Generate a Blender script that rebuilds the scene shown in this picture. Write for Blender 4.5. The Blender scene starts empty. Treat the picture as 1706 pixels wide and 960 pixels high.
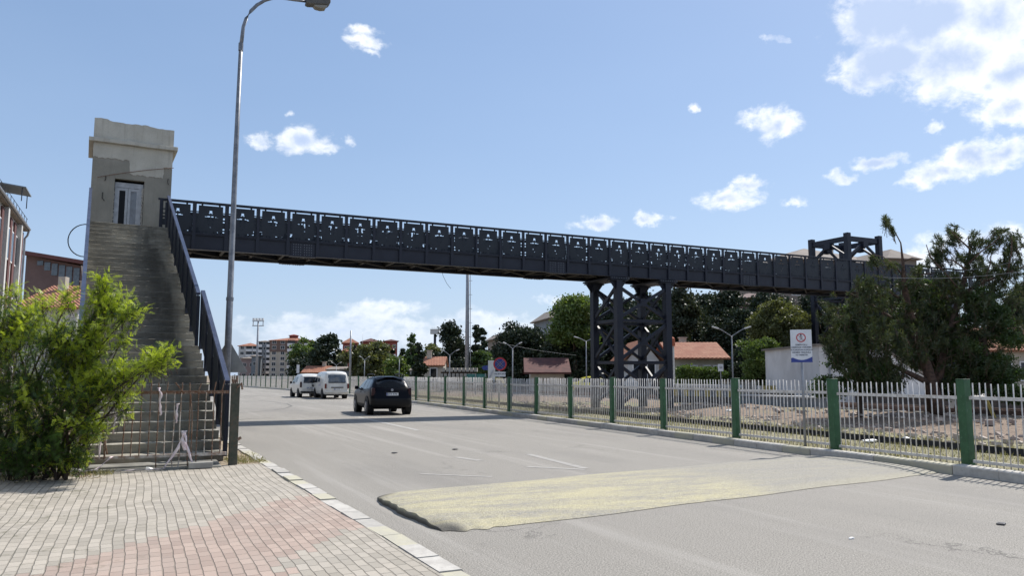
import bpy, bmesh, math, random
import numpy as np
from math import sin, cos, tan, radians, pi, atan2, sqrt, asin, floor
from mathutils import Vector, Matrix
C = bpy.context
scene = C.scene
# ------------------------------------------------------------------ camera
A = radians(25.73)                 # the camera looks this far to the right of the road's direction (+Y)
EYE = 1.65
FPX = 1300.0
PITCH = math.atan(145/1300)
cd = bpy.data.cameras.new('camera'); cam = bpy.data.objects.new('camera', cd)
scene.collection.objects.link(cam); scene.camera = cam
cam.location = (0, 0, EYE); cam.rotation_euler = (radians(90)+PITCH, 0, -A)
cd.sensor_width = 36; cd.lens = FPX/1706*36; cd.clip_start = 0.05; cd.clip_end = 4000
# ------------------------------------------------------------------ sun and sky
SUN = Vector((0.75, 0.27, 1.0)).normalized()
sl = bpy.data.lights.new('sun', 'SUN'); sl.energy = 5.0; sl.angle = radians(0.55); sl.color = (1.0, 0.955, 0.89)
so = bpy.data.objects.new('sun', sl); scene.collection.objects.link(so)
so.rotation_euler = (-SUN).to_track_quat('-Z', 'Y').to_euler(); so.location = (0, 0, 60)
scene.view_settings.view_transform = 'Standard'; scene.view_settings.look = 'None'
scene.view_settings.exposure = 0.34; scene.view_settings.gamma = 1
SKY_STRENGTH = 0.086
scene.cycles.max_bounces = 6; scene.cycles.diffuse_bounces = 3; scene.cycles.glossy_bounces = 3
scene.cycles.transmission_bounces = 4; scene.cycles.transparent_max_bounces = 6

# ------------------------------------------------------------------ pixel -> world helpers (all return real places)
def _ray(px, py):
    x = (px-853)/FPX; v = (480-py)/FPX
    cx, cy, cz = x, cos(PITCH)-v*sin(PITCH), sin(PITCH)+v*cos(PITCH)
    return Vector((cx*cos(A)+cy*sin(A), -cx*sin(A)+cy*cos(A), cz)), cy
def G(px, py, z=0.0):              # the point at height z seen there
    r, _ = _ray(px, py); t = (z-EYE)/r.z
    return Vector((r.x*t, r.y*t, z))
def D(px, d, z=0.0):               # the ground point d metres ahead
    r, cy = _ray(px, 625); t = d/cy
    return Vector((r.x*t, r.y*t, z))
def Zat(py, d, px=853):            # the height of a thing d metres ahead
    r, cy = _ray(px, py)
    return EYE + r.z*d/cy
def onY(px, py, Y):
    r, _ = _ray(px, py); t = Y/r.y
    return Vector((r.x*t, Y, EYE+r.z*t))

# ------------------------------------------------------------------ node helper
class NT:
    def __init__(s, tree): s.t = tree; s.n = tree.nodes; s.l = tree.links
    def new(s, typ, **kw):
        nd = s.n.new(typ)
        for k, v in kw.items(): setattr(nd, k, v)
        return nd
    def put(s, sock, v):
        if hasattr(v, 'is_output') or isinstance(v, bpy.types.NodeSocket): s.l.new(v, sock)
        elif v is not None:
            if isinstance(v, (tuple, list)) and len(v) == 3 and sock.type == 'RGBA': v = (*v, 1)
            sock.default_value = v
    def m(s, op, a, b=None, c=None, clamp=False):
        nd = s.new('ShaderNodeMath', operation=op); nd.use_clamp = clamp
        s.put(nd.inputs[0], a)
        if b is not None: s.put(nd.inputs[1], b)
        if c is not None: s.put(nd.inputs[2], c)
        return nd.outputs[0]
    def vm(s, op, a, b=None):
        nd = s.new('ShaderNodeVectorMath', operation=op)
        s.put(nd.inputs[0], a)
        if b is not None: s.put(nd.inputs[1], b)
        return nd.outputs['Value'] if op in ('LENGTH', 'DOT_PRODUCT', 'DISTANCE') else nd.outputs[0]
    def noise(s, vec, scale, detail=4, rough=0.55, dist=0.0):
        nd = s.new('ShaderNodeTexNoise'); s.put(nd.inputs['Vector'], vec)
        nd.inputs['Scale'].default_value = scale; nd.inputs['Detail'].default_value = detail
        nd.inputs['Roughness'].default_value = rough; nd.inputs['Distortion'].default_value = dist
        return nd.outputs['Fac']
    def mix(s, f, a, b, typ='MIX'):
        nd = s.new('ShaderNodeMix', data_type='RGBA', blend_type=typ)
        s.put(nd.inputs['Factor'], f); s.put(nd.inputs['A'], a); s.put(nd.inputs['B'], b)
        # Mix node keeps one socket set per data type
        return nd.outputs['Result']
    def mixc(s, f, a, b, typ='MIX'):
        nd = s.new('ShaderNodeMix', data_type='RGBA', blend_type=typ)
        s.put(nd.inputs[0], f); s.put(nd.inputs[6], a); s.put(nd.inputs[7], b)
        return nd.outputs[2]
    def step(s, x, lo, hi):
        nd = s.new('ShaderNodeMapRange'); nd.interpolation_type = 'SMOOTHSTEP'
        s.put(nd.inputs['Value'], x); nd.inputs['From Min'].default_value = lo; nd.inputs['From Max'].default_value = hi
        return nd.outputs[0]
    def obj(s): return s.new('ShaderNodeTexCoord').outputs['Object']
    def sep(s, v):
        nd = s.new('ShaderNodeSeparateXYZ'); s.put(nd.inputs[0], v); return nd.outputs
    def comb(s, x, y, z):
        nd = s.new('ShaderNodeCombineXYZ'); s.put(nd.inputs[0], x); s.put(nd.inputs[1], y); s.put(nd.inputs[2], z); return nd.outputs[0]
    def bump(s, h, dist=0.01, strength=1.0):
        nd = s.new('ShaderNodeBump'); s.put(nd.inputs['Height'], h)
        nd.inputs['Distance'].default_value = dist; nd.inputs['Strength'].default_value = strength
        return nd.outputs[0]

def mat(name, fn):
    m = bpy.data.materials.new(name); m.use_nodes = True
    t = NT(m.node_tree); bs = m.node_tree.nodes['Principled BSDF']
    fn(t, bs); return m
def pmat(name, c1, c2=None, scale=3.0, rough=0.8, metal=0.0, bump=0.0, bscale=None, c3=None, spec=0.4, coat=0.0, lo=0.35, hi=0.65):
    def f(t, b):
        o = t.obj()
        if c2 is None: t.put(b.inputs['Base Color'], c1)
        else:
            col = t.mixc(t.step(t.noise(o, scale, 6, 0.6), lo, hi), c1, c2)
            if c3 is not None: col = t.mixc(t.step(t.noise(t.vm('ADD', o, (7.3, 2.1, 5.5)), scale*3.3, 5, 0.65), 0.55, 0.72), col, c3)
            t.put(b.inputs['Base Color'], col)
        b.inputs['Roughness'].default_value = rough; b.inputs['Metallic'].default_value = metal
        b.inputs['Specular IOR Level'].default_value = spec; b.inputs['Coat Weight'].default_value = coat
        if bump: t.put(b.inputs['Normal'], t.bump(t.noise(o, bscale or scale*6, 4, 0.6), bump))
    return mat(name, f)

# ------------------------------------------------------------------ world: Nishita sky and clouds
w = bpy.data.worlds.new('World'); scene.world = w; w.use_nodes = True
t = NT(w.node_tree); bg = w.node_tree.nodes['Background']
sky = t.new('ShaderNodeTexSky', sky_type='NISHITA'); sky.sun_disc = False
sky.sun_elevation = asin(SUN.z); sky.sun_rotation = atan2(SUN.x, SUN.y)
sky.air_density = 1.25; sky.dust_density = 1.3; sky.ozone_density = 1.6; sky.altitude = 400
dirv = t.new('ShaderNodeTexCoord').outputs['Generated']
sx, sy, sz = t.sep(dirv)
az = t.m('ARCTAN2', sx, sy); el = t.m('ARCSINE', sz)
warp = t.new('ShaderNodeTexNoise'); t.put(warp.inputs['Vector'], dirv)
warp.inputs['Scale'].default_value = 26; warp.inputs['Detail'].default_value = 5; warp.inputs['Roughness'].default_value = 0.6
wv = t.vm('MULTIPLY', t.vm('SUBTRACT', warp.outputs['Color'], (0.5, 0.5, 0.5)), (0.055, 0.035, 0))
ae = t.vm('ADD', t.comb(az, el, 0.0), wv)
# (px, py, half width, half height, weight) as seen from the pavement: turned into azimuth and elevation
CL = [(1470,30,80,60,1.5),(1560,20,110,70,1.5),(1660,20,110,90,1.5),(1480,100,95,40,1.3),(1600,95,110,70,1.5),(1690,120,90,60,1.4),(1420,135,36,16,1.0),
      (1640,150,70,26,1.2),(1690,180,60,28,1.2),(1565,285,62,22,1.15),(1620,262,62,24,1.2),(1675,255,60,26,1.2),(1520,296,28,12,0.9),(1465,268,40,15,1.1),(1405,297,20,9,0.8),
      (1288,205,40,26,1.05),(1270,190,24,12,0.7),(1217,330,46,19,1.1),(1252,306,26,14,0.9),(1322,334,20,9,0.9),(1298,66,14,8,0.8),(1158,180,9,9,0.75),(1562,207,13,10,0.8),
      (612,68,26,17,0.9),(604,48,26,11,0.8),(618,86,18,9,0.8),(504,232,46,22,1.1),(480,246,34,13,0.9),(425,233,17,14,0.95),(540,246,34,10,0.8),(582,240,12,8,0.7),(470,188,9,5,0.55),
      (997,372,26,10,0.95),(1077,366,24,9,0.9),(960,376,12,5,0.55),(1655,415,80,40,1.2),(1580,422,60,34,1.2),(1530,440,50,22,1.0),(930,497,26,8,0.8),
      (560,556,170,20,0.75),(635,519,56,16,1.05),(600,535,56,15,0.95),(510,536,48,14,0.85),(700,566,170,22,0.72),(795,528,38,19,1.0),(830,540,46,16,0.85),(690,545,40,12,0.75),(860,545,60,16,0.8),(455,560,80,18,0.6),(940,552,70,18,0.8),(760,545,60,15,0.7)]
mx = None
for (px, py, rx, ry, wt) in CL:
    r, _ = _ray(px, py); r.normalize(); rr, _ = _ray(px+rx, py); rr.normalize(); ru, _ = _ray(px, py-ry); ru.normalize()
    a0, e0 = atan2(r.x, r.y), asin(r.z); ra = abs(atan2(rr.x, rr.y)-a0)*1.25; re = abs(asin(ru.z)-e0)*1.25
    q = t.vm('LENGTH', t.vm('MULTIPLY', t.vm('SUBTRACT', ae, (a0, e0, 0)), (1/ra, 1/re, 0)))
    v = t.m('MULTIPLY', t.m('SUBTRACT', 1.0, q), wt)
    mx = v if mx is None else t.m('SMOOTH_MAX', mx, v, 0.22)
# a few more clouds all round, outside this view, so that the light and the reflections are whole
nb = t.noise(t.vm('MULTIPLY', dirv, (1, 1, 2.4)), 2.3, 3, 0.5)
away = t.m('SUBTRACT', 0.35, t.vm('DOT_PRODUCT', dirv, (sin(A), cos(A), 0)), clamp=True)
mx = t.m('MAXIMUM', mx, t.m('SUBTRACT', t.m('MULTIPLY', t.m('SUBTRACT', nb, 0.5), t.m('MULTIPLY', away, 12)), t.m('MULTIPLY', t.m('LESS_THAN', away, 0.001), 5.0)))
fb = t.noise(t.vm('MULTIPLY', dirv, (1, 1, 1.5)), 34, 9, 0.62, 0.25)
dens = t.m('ADD', mx, t.m('MULTIPLY', t.m('SUBTRACT', fb, 0.50), 1.9))
alpha = t.step(dens, -0.08, 0.8)
up = t.step(el, 0.02, 0.16)
alpha = t.m('MULTIPLY', alpha, t.m('MULTIPLY_ADD', up, 0.32, 0.66))
thick = t.step(t.m('ADD', mx, t.m('MULTIPLY', t.m('SUBTRACT', t.noise(dirv, 9, 6, 0.6), 0.5), 2.6)), 0.2, 1.15)
ccol = t.mixc(thick, (11.0, 11.2, 11.5), (5.3, 6.5, 8.9))
ccol = t.mixc(t.m('MULTIPLY', t.m('SUBTRACT', 1.0, up), 0.45), ccol, (7.0, 8.0, 9.6))
# thin veil near the horizon and toward the sun, as dusty summer air has
veil = t.m('POWER', t.m('SUBTRACT', 1.0, el, clamp=True), 5.0)
skyc = t.mixc(0.36, t.vm('MULTIPLY', sky.outputs[0], (0.96, 0.97, 1.05)), (3.1, 5.0, 8.2))
skyc = t.mixc(t.m('MULTIPLY', t.noise(t.vm('MULTIPLY', dirv, (1, 1, 3)), 3.1, 4, 0.5), 0.10), skyc, (6.2, 7.8, 10.2))
skyc = t.mixc(t.m('MULTIPLY', veil, 0.42), skyc, (6.6, 8.3, 11.0))
final = t.mixc(alpha, skyc, ccol)
t.put(bg.inputs[0], final); bg.inputs[1].default_value = SKY_STRENGTH

# ------------------------------------------------------------------ mesh builder
class MB:
    def __init__(s): s.v = []; s.f = []; s.mi = []
    def add(s, vs, fs, mi=0):
        n = len(s.v); s.v += [tuple(p) for p in vs]; s.f += [tuple(i+n for i in f) for f in fs]; s.mi += [mi]*len(fs); return s
    def box(s, x0, x1, y0, y1, z0, z1, mi=0):
        return s.add([(x0,y0,z0),(x1,y0,z0),(x1,y1,z0),(x0,y1,z0),(x0,y0,z1),(x1,y0,z1),(x1,y1,z1),(x0,y1,z1)],
                     [(3,2,1,0),(4,5,6,7),(0,1,5,4),(1,2,6,5),(2,3,7,6),(3,0,4,7)], mi)
    def cbox(s, c, sz, mi=0, rot=None):
        hx, hy, hz = sz[0]/2, sz[1]/2, sz[2]/2
        P = [Vector((a*hx, b*hy, d*hz)) for d in (-1,1) for a,b in ((-1,-1),(1,-1),(1,1),(-1,1))]
        if rot is not None: P = [rot @ p for p in P]
        return s.add([p+Vector(c) for p in P], [(3,2,1,0),(4,5,6,7),(0,1,5,4),(1,2,6,5),(2,3,7,6),(3,0,4,7)], mi)
    def beam(s, a, b, w, h=None, mi=0, up=(0,0,1)):     # a rectangular bar from a to b
        a, b = Vector(a), Vector(b); h = h or w; d = (b-a).normalized(); u = Vector(up)
        if abs(d.dot(u)) > 0.98: u = Vector((1,0,0))
        x = d.cross(u).normalized(); z = x.cross(d)
        P = [p+x*sx*w/2+z*sz*h/2 for p in (a,b) for sx,sz in ((-1,-1),(1,-1),(1,1),(-1,1))]
        return s.add(P, [(3,2,1,0),(4,5,6,7),(0,1,5,4),(1,2,6,5),(2,3,7,6),(3,0,4,7)], mi)
    def tube(s, pts, rad, n=8, mi=0, cap=True):
        pts = [Vector(p) for p in pts]; rad = rad if isinstance(rad, (list, tuple)) else [rad]*len(pts)
        vs, fs = [], []
        for i, p in enumerate(pts):
            d = (pts[min(i+1, len(pts)-1)]-pts[max(i-1, 0)]).normalized()
            u = Vector((0,0,1)) if abs(d.z) < 0.9 else Vector((1,0,0))
            x = d.cross(u).normalized(); y = d.cross(x)
            vs += [p+(x*cos(2*pi*k/n)+y*sin(2*pi*k/n))*rad[i] for k in range(n)]
        for i in range(len(pts)-1):
            for k in range(n): fs.append((i*n+k, i*n+(k+1)%n, (i+1)*n+(k+1)%n, (i+1)*n+k))
        if cap: fs.append(tuple(range(n))[::-1]); fs.append(tuple((len(pts)-1)*n+k for k in range(n)))
        return s.add(vs, fs, mi)
    def disc(s, c, r, axis='Y', th=0.02, n=24, mi=0, r0=0.0):
        c = Vector(c); ax = {'X': Vector((1,0,0)), 'Y': Vector((0,1,0)), 'Z': Vector((0,0,1))}[axis] if isinstance(axis, str) else Vector(axis).normalized()
        u = Vector((0,0,1)) if abs(ax.z) < 0.9 else Vector((1,0,0)); x = ax.cross(u).normalized(); y = ax.cross(x)
        ring = [(x*cos(2*pi*k/n)+y*sin(2*pi*k/n)) for k in range(n)]
        if r0 <= 0:
            vs = [c-ax*th/2+q*r for q in ring]+[c+ax*th/2+q*r for q in ring]
            fs = [tuple(range(n))[::-1], tuple(range(n, 2*n))]+[(k,(k+1)%n,n+(k+1)%n,n+k) for k in range(n)]
        else:
            vs = [c-ax*th/2+q*r for q in ring]+[c+ax*th/2+q*r for q in ring]+[c-ax*th/2+q*r0 for q in ring]+[c+ax*th/2+q*r0 for q in ring]
            fs = []
            for k in range(n):
                j = (k+1)%n
                fs += [(k,j,n+j,n+k),(3*n+k,3*n+j,2*n+j,2*n+k),(n+k,n+j,3*n+j,3*n+k),(2*n+k,2*n+j,j,k)]
        return s.add(vs, fs, mi)
    def prism(s, poly, axis, a, b, mi=0):                # poly: 2D points; extruded along axis from a to b
        n = len(poly)
        def P(p, t_):
            return {'X': (t_, p[0], p[1]), 'Y': (p[0], t_, p[1]), 'Z': (p[0], p[1], t_)}[axis]
        return s.add([P(p, a) for p in poly]+[P(p, b) for p in poly],
                     [tuple(range(n))[::-1], tuple(range(n, 2*n))]+[(k,(k+1)%n,n+(k+1)%n,n+k) for k in range(n)], mi)
    def build(s, name, mats, parent=None, smooth=False, bevel=0, fix=True):
        me = bpy.data.meshes.new(name); me.from_pydata(s.v, [], s.f); 
        mats = mats if isinstance(mats, (list, tuple)) else [mats]
        for m_ in mats: me.materials.append(m_)
        if len(mats) > 1: me.polygons.foreach_set('material_index', s.mi)
        if fix:
            bm = bmesh.new(); bm.from_mesh(me); bmesh.ops.recalc_face_normals(bm, faces=bm.faces); bm.to_mesh(me); bm.free()
        if smooth: me.shade_smooth()
        o = bpy.data.objects.new(name, me); scene.collection.objects.link(o)
        if parent is not None: o.parent = parent
        if bevel:
            bv = o.modifiers.new('bevel', 'BEVEL'); bv.width = bevel; bv.segments = 2; bv.limit_method = 'ANGLE'
        return o

def tag(o, label=None, cat=None, group=None, kind=None):
    if label: o['label'] = label
    if cat: o['category'] = cat
    if group: o['group'] = group
    if kind: o['kind'] = kind
    return o
def thing(name, loc, label, cat, rz=0.0, group=None):
    o = bpy.data.objects.new(name, None); scene.collection.objects.link(o); o.empty_display_size = 0.3
    o.location = loc; o.rotation_euler = (0, 0, rz)
    return tag(o, label, cat, group)
def struct(o): o['kind'] = 'structure'; return o
def copy_tree(o, parent=None):
    c = o.copy(); scene.collection.objects.link(c)
    if parent is not None: c.parent = parent
    for ch in [x for x in scene.objects if x.parent == o]: copy_tree(ch, c)
    return c
def text_obj(name, body, size, m_, parent, loc, rot, align='CENTER', ex=0.0015, bold=0.0):
    cu = bpy.data.curves.new(name, 'FONT'); cu.body = body; cu.size = size; cu.align_x = align; cu.align_y = 'CENTER'; cu.extrude = ex; cu.offset = bold
    tmp = bpy.data.objects.new('tmp', cu); scene.collection.objects.link(tmp)
    dg = C.evaluated_depsgraph_get(); me = bpy.data.meshes.new_from_object(tmp.evaluated_get(dg))
    bpy.data.objects.remove(tmp); me.materials.clear(); me.materials.append(m_)
    o = bpy.data.objects.new(name, me); scene.collection.objects.link(o); o.parent = parent; o.location = loc; o.rotation_euler = rot
    return o

# ------------------------------------------------------------------ materials
STEEL = pmat('dark_painted_steel', (0.010,0.0125,0.023), (0.0145,0.018,0.030), 2.2, 0.5, 0.0, 0.0, spec=0.35)
STEELP = pmat('perforated_plate_paint', (0.010,0.0145,0.022), (0.015,0.02,0.028), 1.5, 0.5, spec=0.35)
STEELB = pmat('underside_steel', (0.05,0.042,0.036), (0.032,0.03,0.03), 1.4, 0.7)
BOLT = pmat('bolt_head_zinc', (0.16,0.17,0.19), rough=0.4, metal=0.5)
RAILBLUE = pmat('navy_handrail_paint', (0.022,0.030,0.060), (0.04,0.05,0.09), 3, 0.38, spec=0.6)
LSTEEL = pmat('weathered_galvanised', (0.30,0.31,0.33), (0.21,0.22,0.24), 5, 0.45, 0.35)
POLE = pmat('lamp_pole_zinc', (0.19,0.20,0.22), (0.12,0.13,0.15), 7, 0.45, 0.4, c3=(0.24,0.25,0.26))
GREEN = pmat('green_post_paint', (0.016,0.070,0.027), (0.024,0.095,0.038), 6, 0.5, c3=(0.06,0.14,0.075), spec=0.5)
WHITEP = pmat('white_bar_paint', (0.62,0.60,0.57), (0.44,0.42,0.40), 9, 0.5, c3=(0.33,0.25,0.18))
RUST = pmat('rusty_iron', (0.13,0.062,0.034), (0.20,0.14,0.10), 14, 0.9, bump=0.002, c3=(0.36,0.33,0.30))
WORNW = pmat('worn_white_iron', (0.48,0.45,0.41), (0.26,0.18,0.13), 11, 0.8)
RIBBON = pmat('faded_plastic_tape', (0.72,0.64,0.65), (0.62,0.50,0.52), 12, 0.5)
CONC = pmat('concrete', (0.34,0.33,0.30), (0.24,0.23,0.21), 2.5, 0.9, bump=0.004, c3=(0.19,0.18,0.16))
CONCD = pmat('stained_concrete', (0.24,0.23,0.20), (0.13,0.125,0.11), 1.8, 0.92, bump=0.004, c3=(0.09,0.085,0.075))
GLASS = pmat('dark_window_glass', (0.010,0.013,0.018), rough=0.10, spec=0.45)
GLASSL = pmat('pale_window_glass', (0.09,0.11,0.13), (0.05,0.06,0.07), 4, 0.1, spec=0.8)
RUBBER = pmat('tyre_rubber', (0.018,0.018,0.019), rough=0.85)
BLACKP = pmat('black_plastic', (0.008,0.008,0.009), rough=0.6, spec=0.25)
RIM = pmat('alloy_rim', (0.28,0.28,0.30), rough=0.35, metal=0.8)
HUBD = pmat('steel_rim_dark', (0.07,0.07,0.075), rough=0.5, metal=0.5)
TEXTD = pmat('dark_lettering', (0.02,0.025,0.05), rough=0.6)
PLATEW = pmat('plate_white', (0.72,0.73,0.74), rough=0.5)
BARK = pmat('bark', (0.085,0.06,0.045), (0.045,0.033,0.026), 7, 0.95, bump=0.02)
BARKP = pmat('pine_bark', (0.13,0.082,0.06), (0.06,0.04,0.032), 9, 0.95, bump=0.02)
TILE = None
def _tile(t, b):
    o = t.obj(); x, y, z = t.sep(o)
    n = t.noise(o, 1.4, 5, 0.6)
    col = t.mixc(t.step(n, 0.35, 0.7), (0.33,0.125,0.07), (0.42,0.20,0.12))
    col = t.mixc(t.step(t.noise(o, 16, 3), 0.45, 0.75), col, (0.20,0.085,0.055))
    wv_ = t.m('FRACT', t.m('MULTIPLY', z, 9.0)); col = t.mixc(t.step(wv_, 0.75, 0.95), col, (0.13,0.06,0.04))
    t.put(b.inputs['Base Color'], col); b.inputs['Roughness'].default_value = 0.85
    hw = t.m('ADD', t.m('SINE', t.m('MULTIPLY', t.m('ADD', x, y), 22.0)), t.m('MULTIPLY', wv_, 1.5))
    t.put(b.inputs['Normal'], t.bump(hw, 0.03))
TILE = mat('red_roof_tiles', _tile)
def _tiled(t, b):
    o = t.obj()
    t.put(b.inputs['Base Color'], t.mixc(t.step(t.noise(o, 2.5, 5), 0.35, 0.7), (0.06,0.020,0.017), (0.10,0.034,0.027)))
    b.inputs['Roughness'].default_value = 0.85
TILED = mat('dark_red_roof', _tiled)
# ================================================================== THE GROUND, ROAD, PAVEMENT
FX = [(-40,9.9),(0,12.15),(8.84,12.79),(27,14.05),(45.4,15.35),(65.5,15.9),(90,15.6),(126.4,13.6),(200,5),(320,-22),(700,-140),(1800,-500)]
def fx(Y):
    for (a, xa), (b, xb) in zip(FX, FX[1:]):
        if Y <= b: return xa+(xb-xa)*(Y-a)/(b-a)
    return FX[-1][1]
def kx(Y): return 2.48-0.018*(Y-5)          # the left kerb's outer edge
def on_fence(px):                           # where the line of sight at px meets the fence line
    lo, hi = 3.0, 400.0
    r, _ = _ray(px, 640)
    Y = 10.0
    for _ in range(60): Y = fx(Y)*r.y/r.x if r.x > 0 else 300
    return Y
rnd = random.Random(7)
def _soil(t, b):
    o = t.obj(); x, y, z = t.sep(o)
    n1 = t.noise(o, 0.35, 6, 0.62); n2 = t.noise(o, 5, 6, 0.7); n3 = t.noise(t.vm('MULTIPLY', o, (1,0.35,1)), 0.22, 4, 0.5)
    soil = t.mixc(t.step(n2, 0.3, 0.7), (0.15,0.105,0.075), (0.255,0.19,0.14))
    soil = t.mixc(t.step(t.noise(o, 22, 3, 0.6), 0.55, 0.75), soil, (0.34,0.275,0.215))
    grass = t.mixc(t.step(n2, 0.35, 0.65), (0.13,0.135,0.06), (0.27,0.235,0.14))
    # grass grows in strips along the fence and on the open land
    col = t.mixc(t.step(t.m('ADD', n3, t.m('MULTIPLY', n1, 0.5)), 0.74, 0.86), soil, grass)
    t.put(b.inputs['Base Color'], col); b.inputs['Roughness'].default_value = 0.95
    t.put(b.inputs['Normal'], t.bump(t.m('ADD', n2, t.m('MULTIPLY', t.noise(o, 22, 4, 0.7), 0.5)), 0.06))
SOIL = mat('reddish_soil', _soil)
def _verge(t, b):
    o = t.obj(); n2 = t.noise(o, 7, 6, 0.7)
    col = t.mixc(t.step(n2, 0.3, 0.7), (0.16,0.16,0.075), (0.32,0.275,0.18))
    t.put(b.inputs['Base Color'], col); b.inputs['Roughness'].default_value = 0.95
    t.put(b.inputs['Normal'], t.bump(t.noise(o, 40, 4, 0.7), 0.03))
VERGE = mat('dry_grass_verge', _verge)
DITCH = pmat('ditch_concrete', (0.045,0.043,0.04), (0.025,0.024,0.022), 3, 0.95)
# one sheet, with a drain ditch cut into it behind the fence
Ys = [-60,-40,-20]+[i*1.0 for i in range(-8, 70)]+[70+4*i for i in range(25)]+[180,220,280,360,500,800,1800]
prof = [(-1500,-0.30),(-60,-0.12),(-20,-0.06),(-0.22,-0.06),(-0.2,0.10),(0.35,0.115),(1.2,0.12),(2.35,0.11),(2.38,-0.38),(2.95,-0.38),(2.98,0.20),(3.12,0.20),(3.25,0.15),(4.2,0.10),
        (5.5,0.10),(7,0.14),(9,0.24),(10.5,0.33),(12,0.26),(14,0.12),(17,0.06),(22,0.05),(40,0.05),(80,0.05),(200,0.05),(1500,0.0)]
nr = np.random.RandomState(3)
g = MB(); np_ = len(prof); vs = []
for Y in Ys:
    f = fx(Y)
    fade = max(0, min(1, (40-abs(Y-16))/24.0))
    for i, (r_, z_) in enumerate(prof):
        z2 = z_
        if 3.1 < r_ < 16: z2 = 0.1+(z_-0.1)*fade*(1 if r_ > 5 else 0.6)+nr.uniform(-0.05, 0.05)*(fade+0.2)*(1 if r_ > 3.5 else 0.2)
        vs.append((f+r_, Y, z2))
fs, mi = [], []
for i in range(len(Ys)-1):
    for j in range(np_-1):
        fs.append((i*np_+j, i*np_+j+1, (i+1)*np_+j+1, (i+1)*np_+j))
        mi.append(1 if 4 <= j <= 6 else (2 if 7 <= j <= 9 else (1 if j in (12,13) else 0)))
g.v, g.f, g.mi = vs, fs, mi
struct(g.build('ground', [SOIL, VERGE, DITCH]))

def _asph(t, b):
    o = t.obj(); x, y, z = t.sep(o)
    fine = t.noise(o, 62, 3, 0.85); mid = t.noise(o, 2.2, 6, 0.65); big = t.noise(t.vm('MULTIPLY', o, (0.5,0.12,1)), 1.0, 4, 0.5)
    streak = t.noise(t.vm('MULTIPLY', o, (1.8,0.06,1)), 1.0, 4, 0.6)
    col = t.mixc(t.step(fine, 0.3, 0.7), (0.075,0.068,0.058), (0.375,0.352,0.312))
    col = t.mixc(t.m('MULTIPLY', t.step(mid, 0.3, 0.75), 0.25), col, (0.255,0.237,0.212))
    col = t.mixc(t.m('MULTIPLY', t.step(streak, 0.5, 0.72), 0.55), col, (0.335,0.315,0.285))
    col = t.mixc(t.m('MULTIPLY', t.step(big, 0.5, 0.66), 0.4), col, (0.165,0.155,0.14))
    # cracks
    v = t.new('ShaderNodeTexVoronoi', feature='DISTANCE_TO_EDGE'); v.inputs['Scale'].default_value = 0.33
    t.put(v.inputs['Vector'], t.vm('ADD', o, t.vm('MULTIPLY', t.comb(t.noise(o, 1.7, 5, 0.7), t.noise(t.vm('ADD', o, (9,4,1)), 1.7, 5, 0.7), 0.0), (1.6,1.6,0))))
    cr = t.m('MULTIPLY', t.m('SUBTRACT', 1.0, t.step(v.outputs[0], 0.001, 0.007)), t.step(t.noise(o, 0.3, 3), 0.52, 0.62))
    col = t.mixc(t.m('MULTIPLY', cr, 0.7), col, (0.06,0.056,0.05))
    t.put(b.inputs['Base Color'], col); b.inputs['Roughness'].default_value = 0.82; b.inputs['Specular IOR Level'].default_value = 0.35
    t.put(b.inputs['Normal'], t.bump(t.m('ADD', fine, t.m('MULTIPLY', t.noise(o, 42, 2, 0.7), 0.8)), 0.008, 0.9))
ASPH = mat('old_asphalt', _asph)
g = MB(); vs = []; YR = [y for y in Ys if y < 1200]
for Y in YR:
    xl, xr = (kx(Y)-0.05 if Y < 60 else kx(60)-0.05-(Y-60)*0.12 if Y < 200 else fx(Y)-20), fx(Y)-0.25
    for k in range(7): vs.append((xl+(xr-xl)*k/6, Y, 0.0))
g.v = vs; g.f = [(i*7+j, i*7+j+1, (i+1)*7+j+1, (i+1)*7+j) for i in range(len(YR)-1) for j in range(6)]; g.mi = [0]*len(g.f)
struct(g.build('road', ASPH))
# painted lines
PAINT = pmat('worn_road_paint', (0.42,0.41,0.385), (0.28,0.268,0.25), 9, 0.8, lo=0.42, hi=0.56)
g = MB()
for (xa, ya, xb, yb, w_) in [(7.75,22.6,8.0,30.5,0.13)]:
    g.add([(xa-w_/2,ya,0.004),(xa+w_/2,ya,0.004),(xb+w_/2,yb,0.004),(xb-w_/2,yb,0.004)], [(0,1,2,3)])
struct(g.build('lane_line', PAINT, fix=False))
PAINT2 = pmat('nearly_gone_road_paint', (0.315,0.30,0.275), (0.26,0.248,0.228), 7, 0.8, lo=0.4, hi=0.6)
g = MB()
for (a, b_, w_) in [((878,778),(975,783),0.14),((760,762),(800,768),0.16),((700,790),(820,795),0.10)]:
    p, q = G(*a, 0.004), G(*b_, 0.004); d = (q-p).normalized(); n_ = Vector((-d.y, d.x, 0))*w_/2
    g.add([p-n_, p+n_, q+n_, q-n_], [(0,1,2,3)])
p, q = G(880,757,0.004), G(975,781,0.004); d = (q-p).normalized(); n_ = Vector((-d.y, d.x, 0))*0.08
g.add([p-n_, p+n_, q+n_, q-n_], [(0,1,2,3)])
struct(g.build('worn_lane_marking', PAINT2, fix=False))
CRACK = pmat('tar_filled_crack', (0.07,0.067,0.062), rough=0.8)
g = MB()
for pts, w_ in [([(395,689),(430,686),(455,684),(475,681),(486,677),(478,673),(455,670),(430,668)], 0.07), ([(395,700),(420,698),(450,697)],0.05), ([(1000,700),(1090,712),(1180,728)],0.02)]:
    W3 = [G(px, py, 0.004) for px, py in pts]
    for p, q in zip(W3, W3[1:]):
        d = (q-p).normalized(); n_ = Vector((-d.y, d.x, 0))*w_/2; g.add([p-n_, p+n_, q+n_, q-n_], [(0,1,2,3)])
struct(g.build('tar_crack', CRACK, fix=False))

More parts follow.
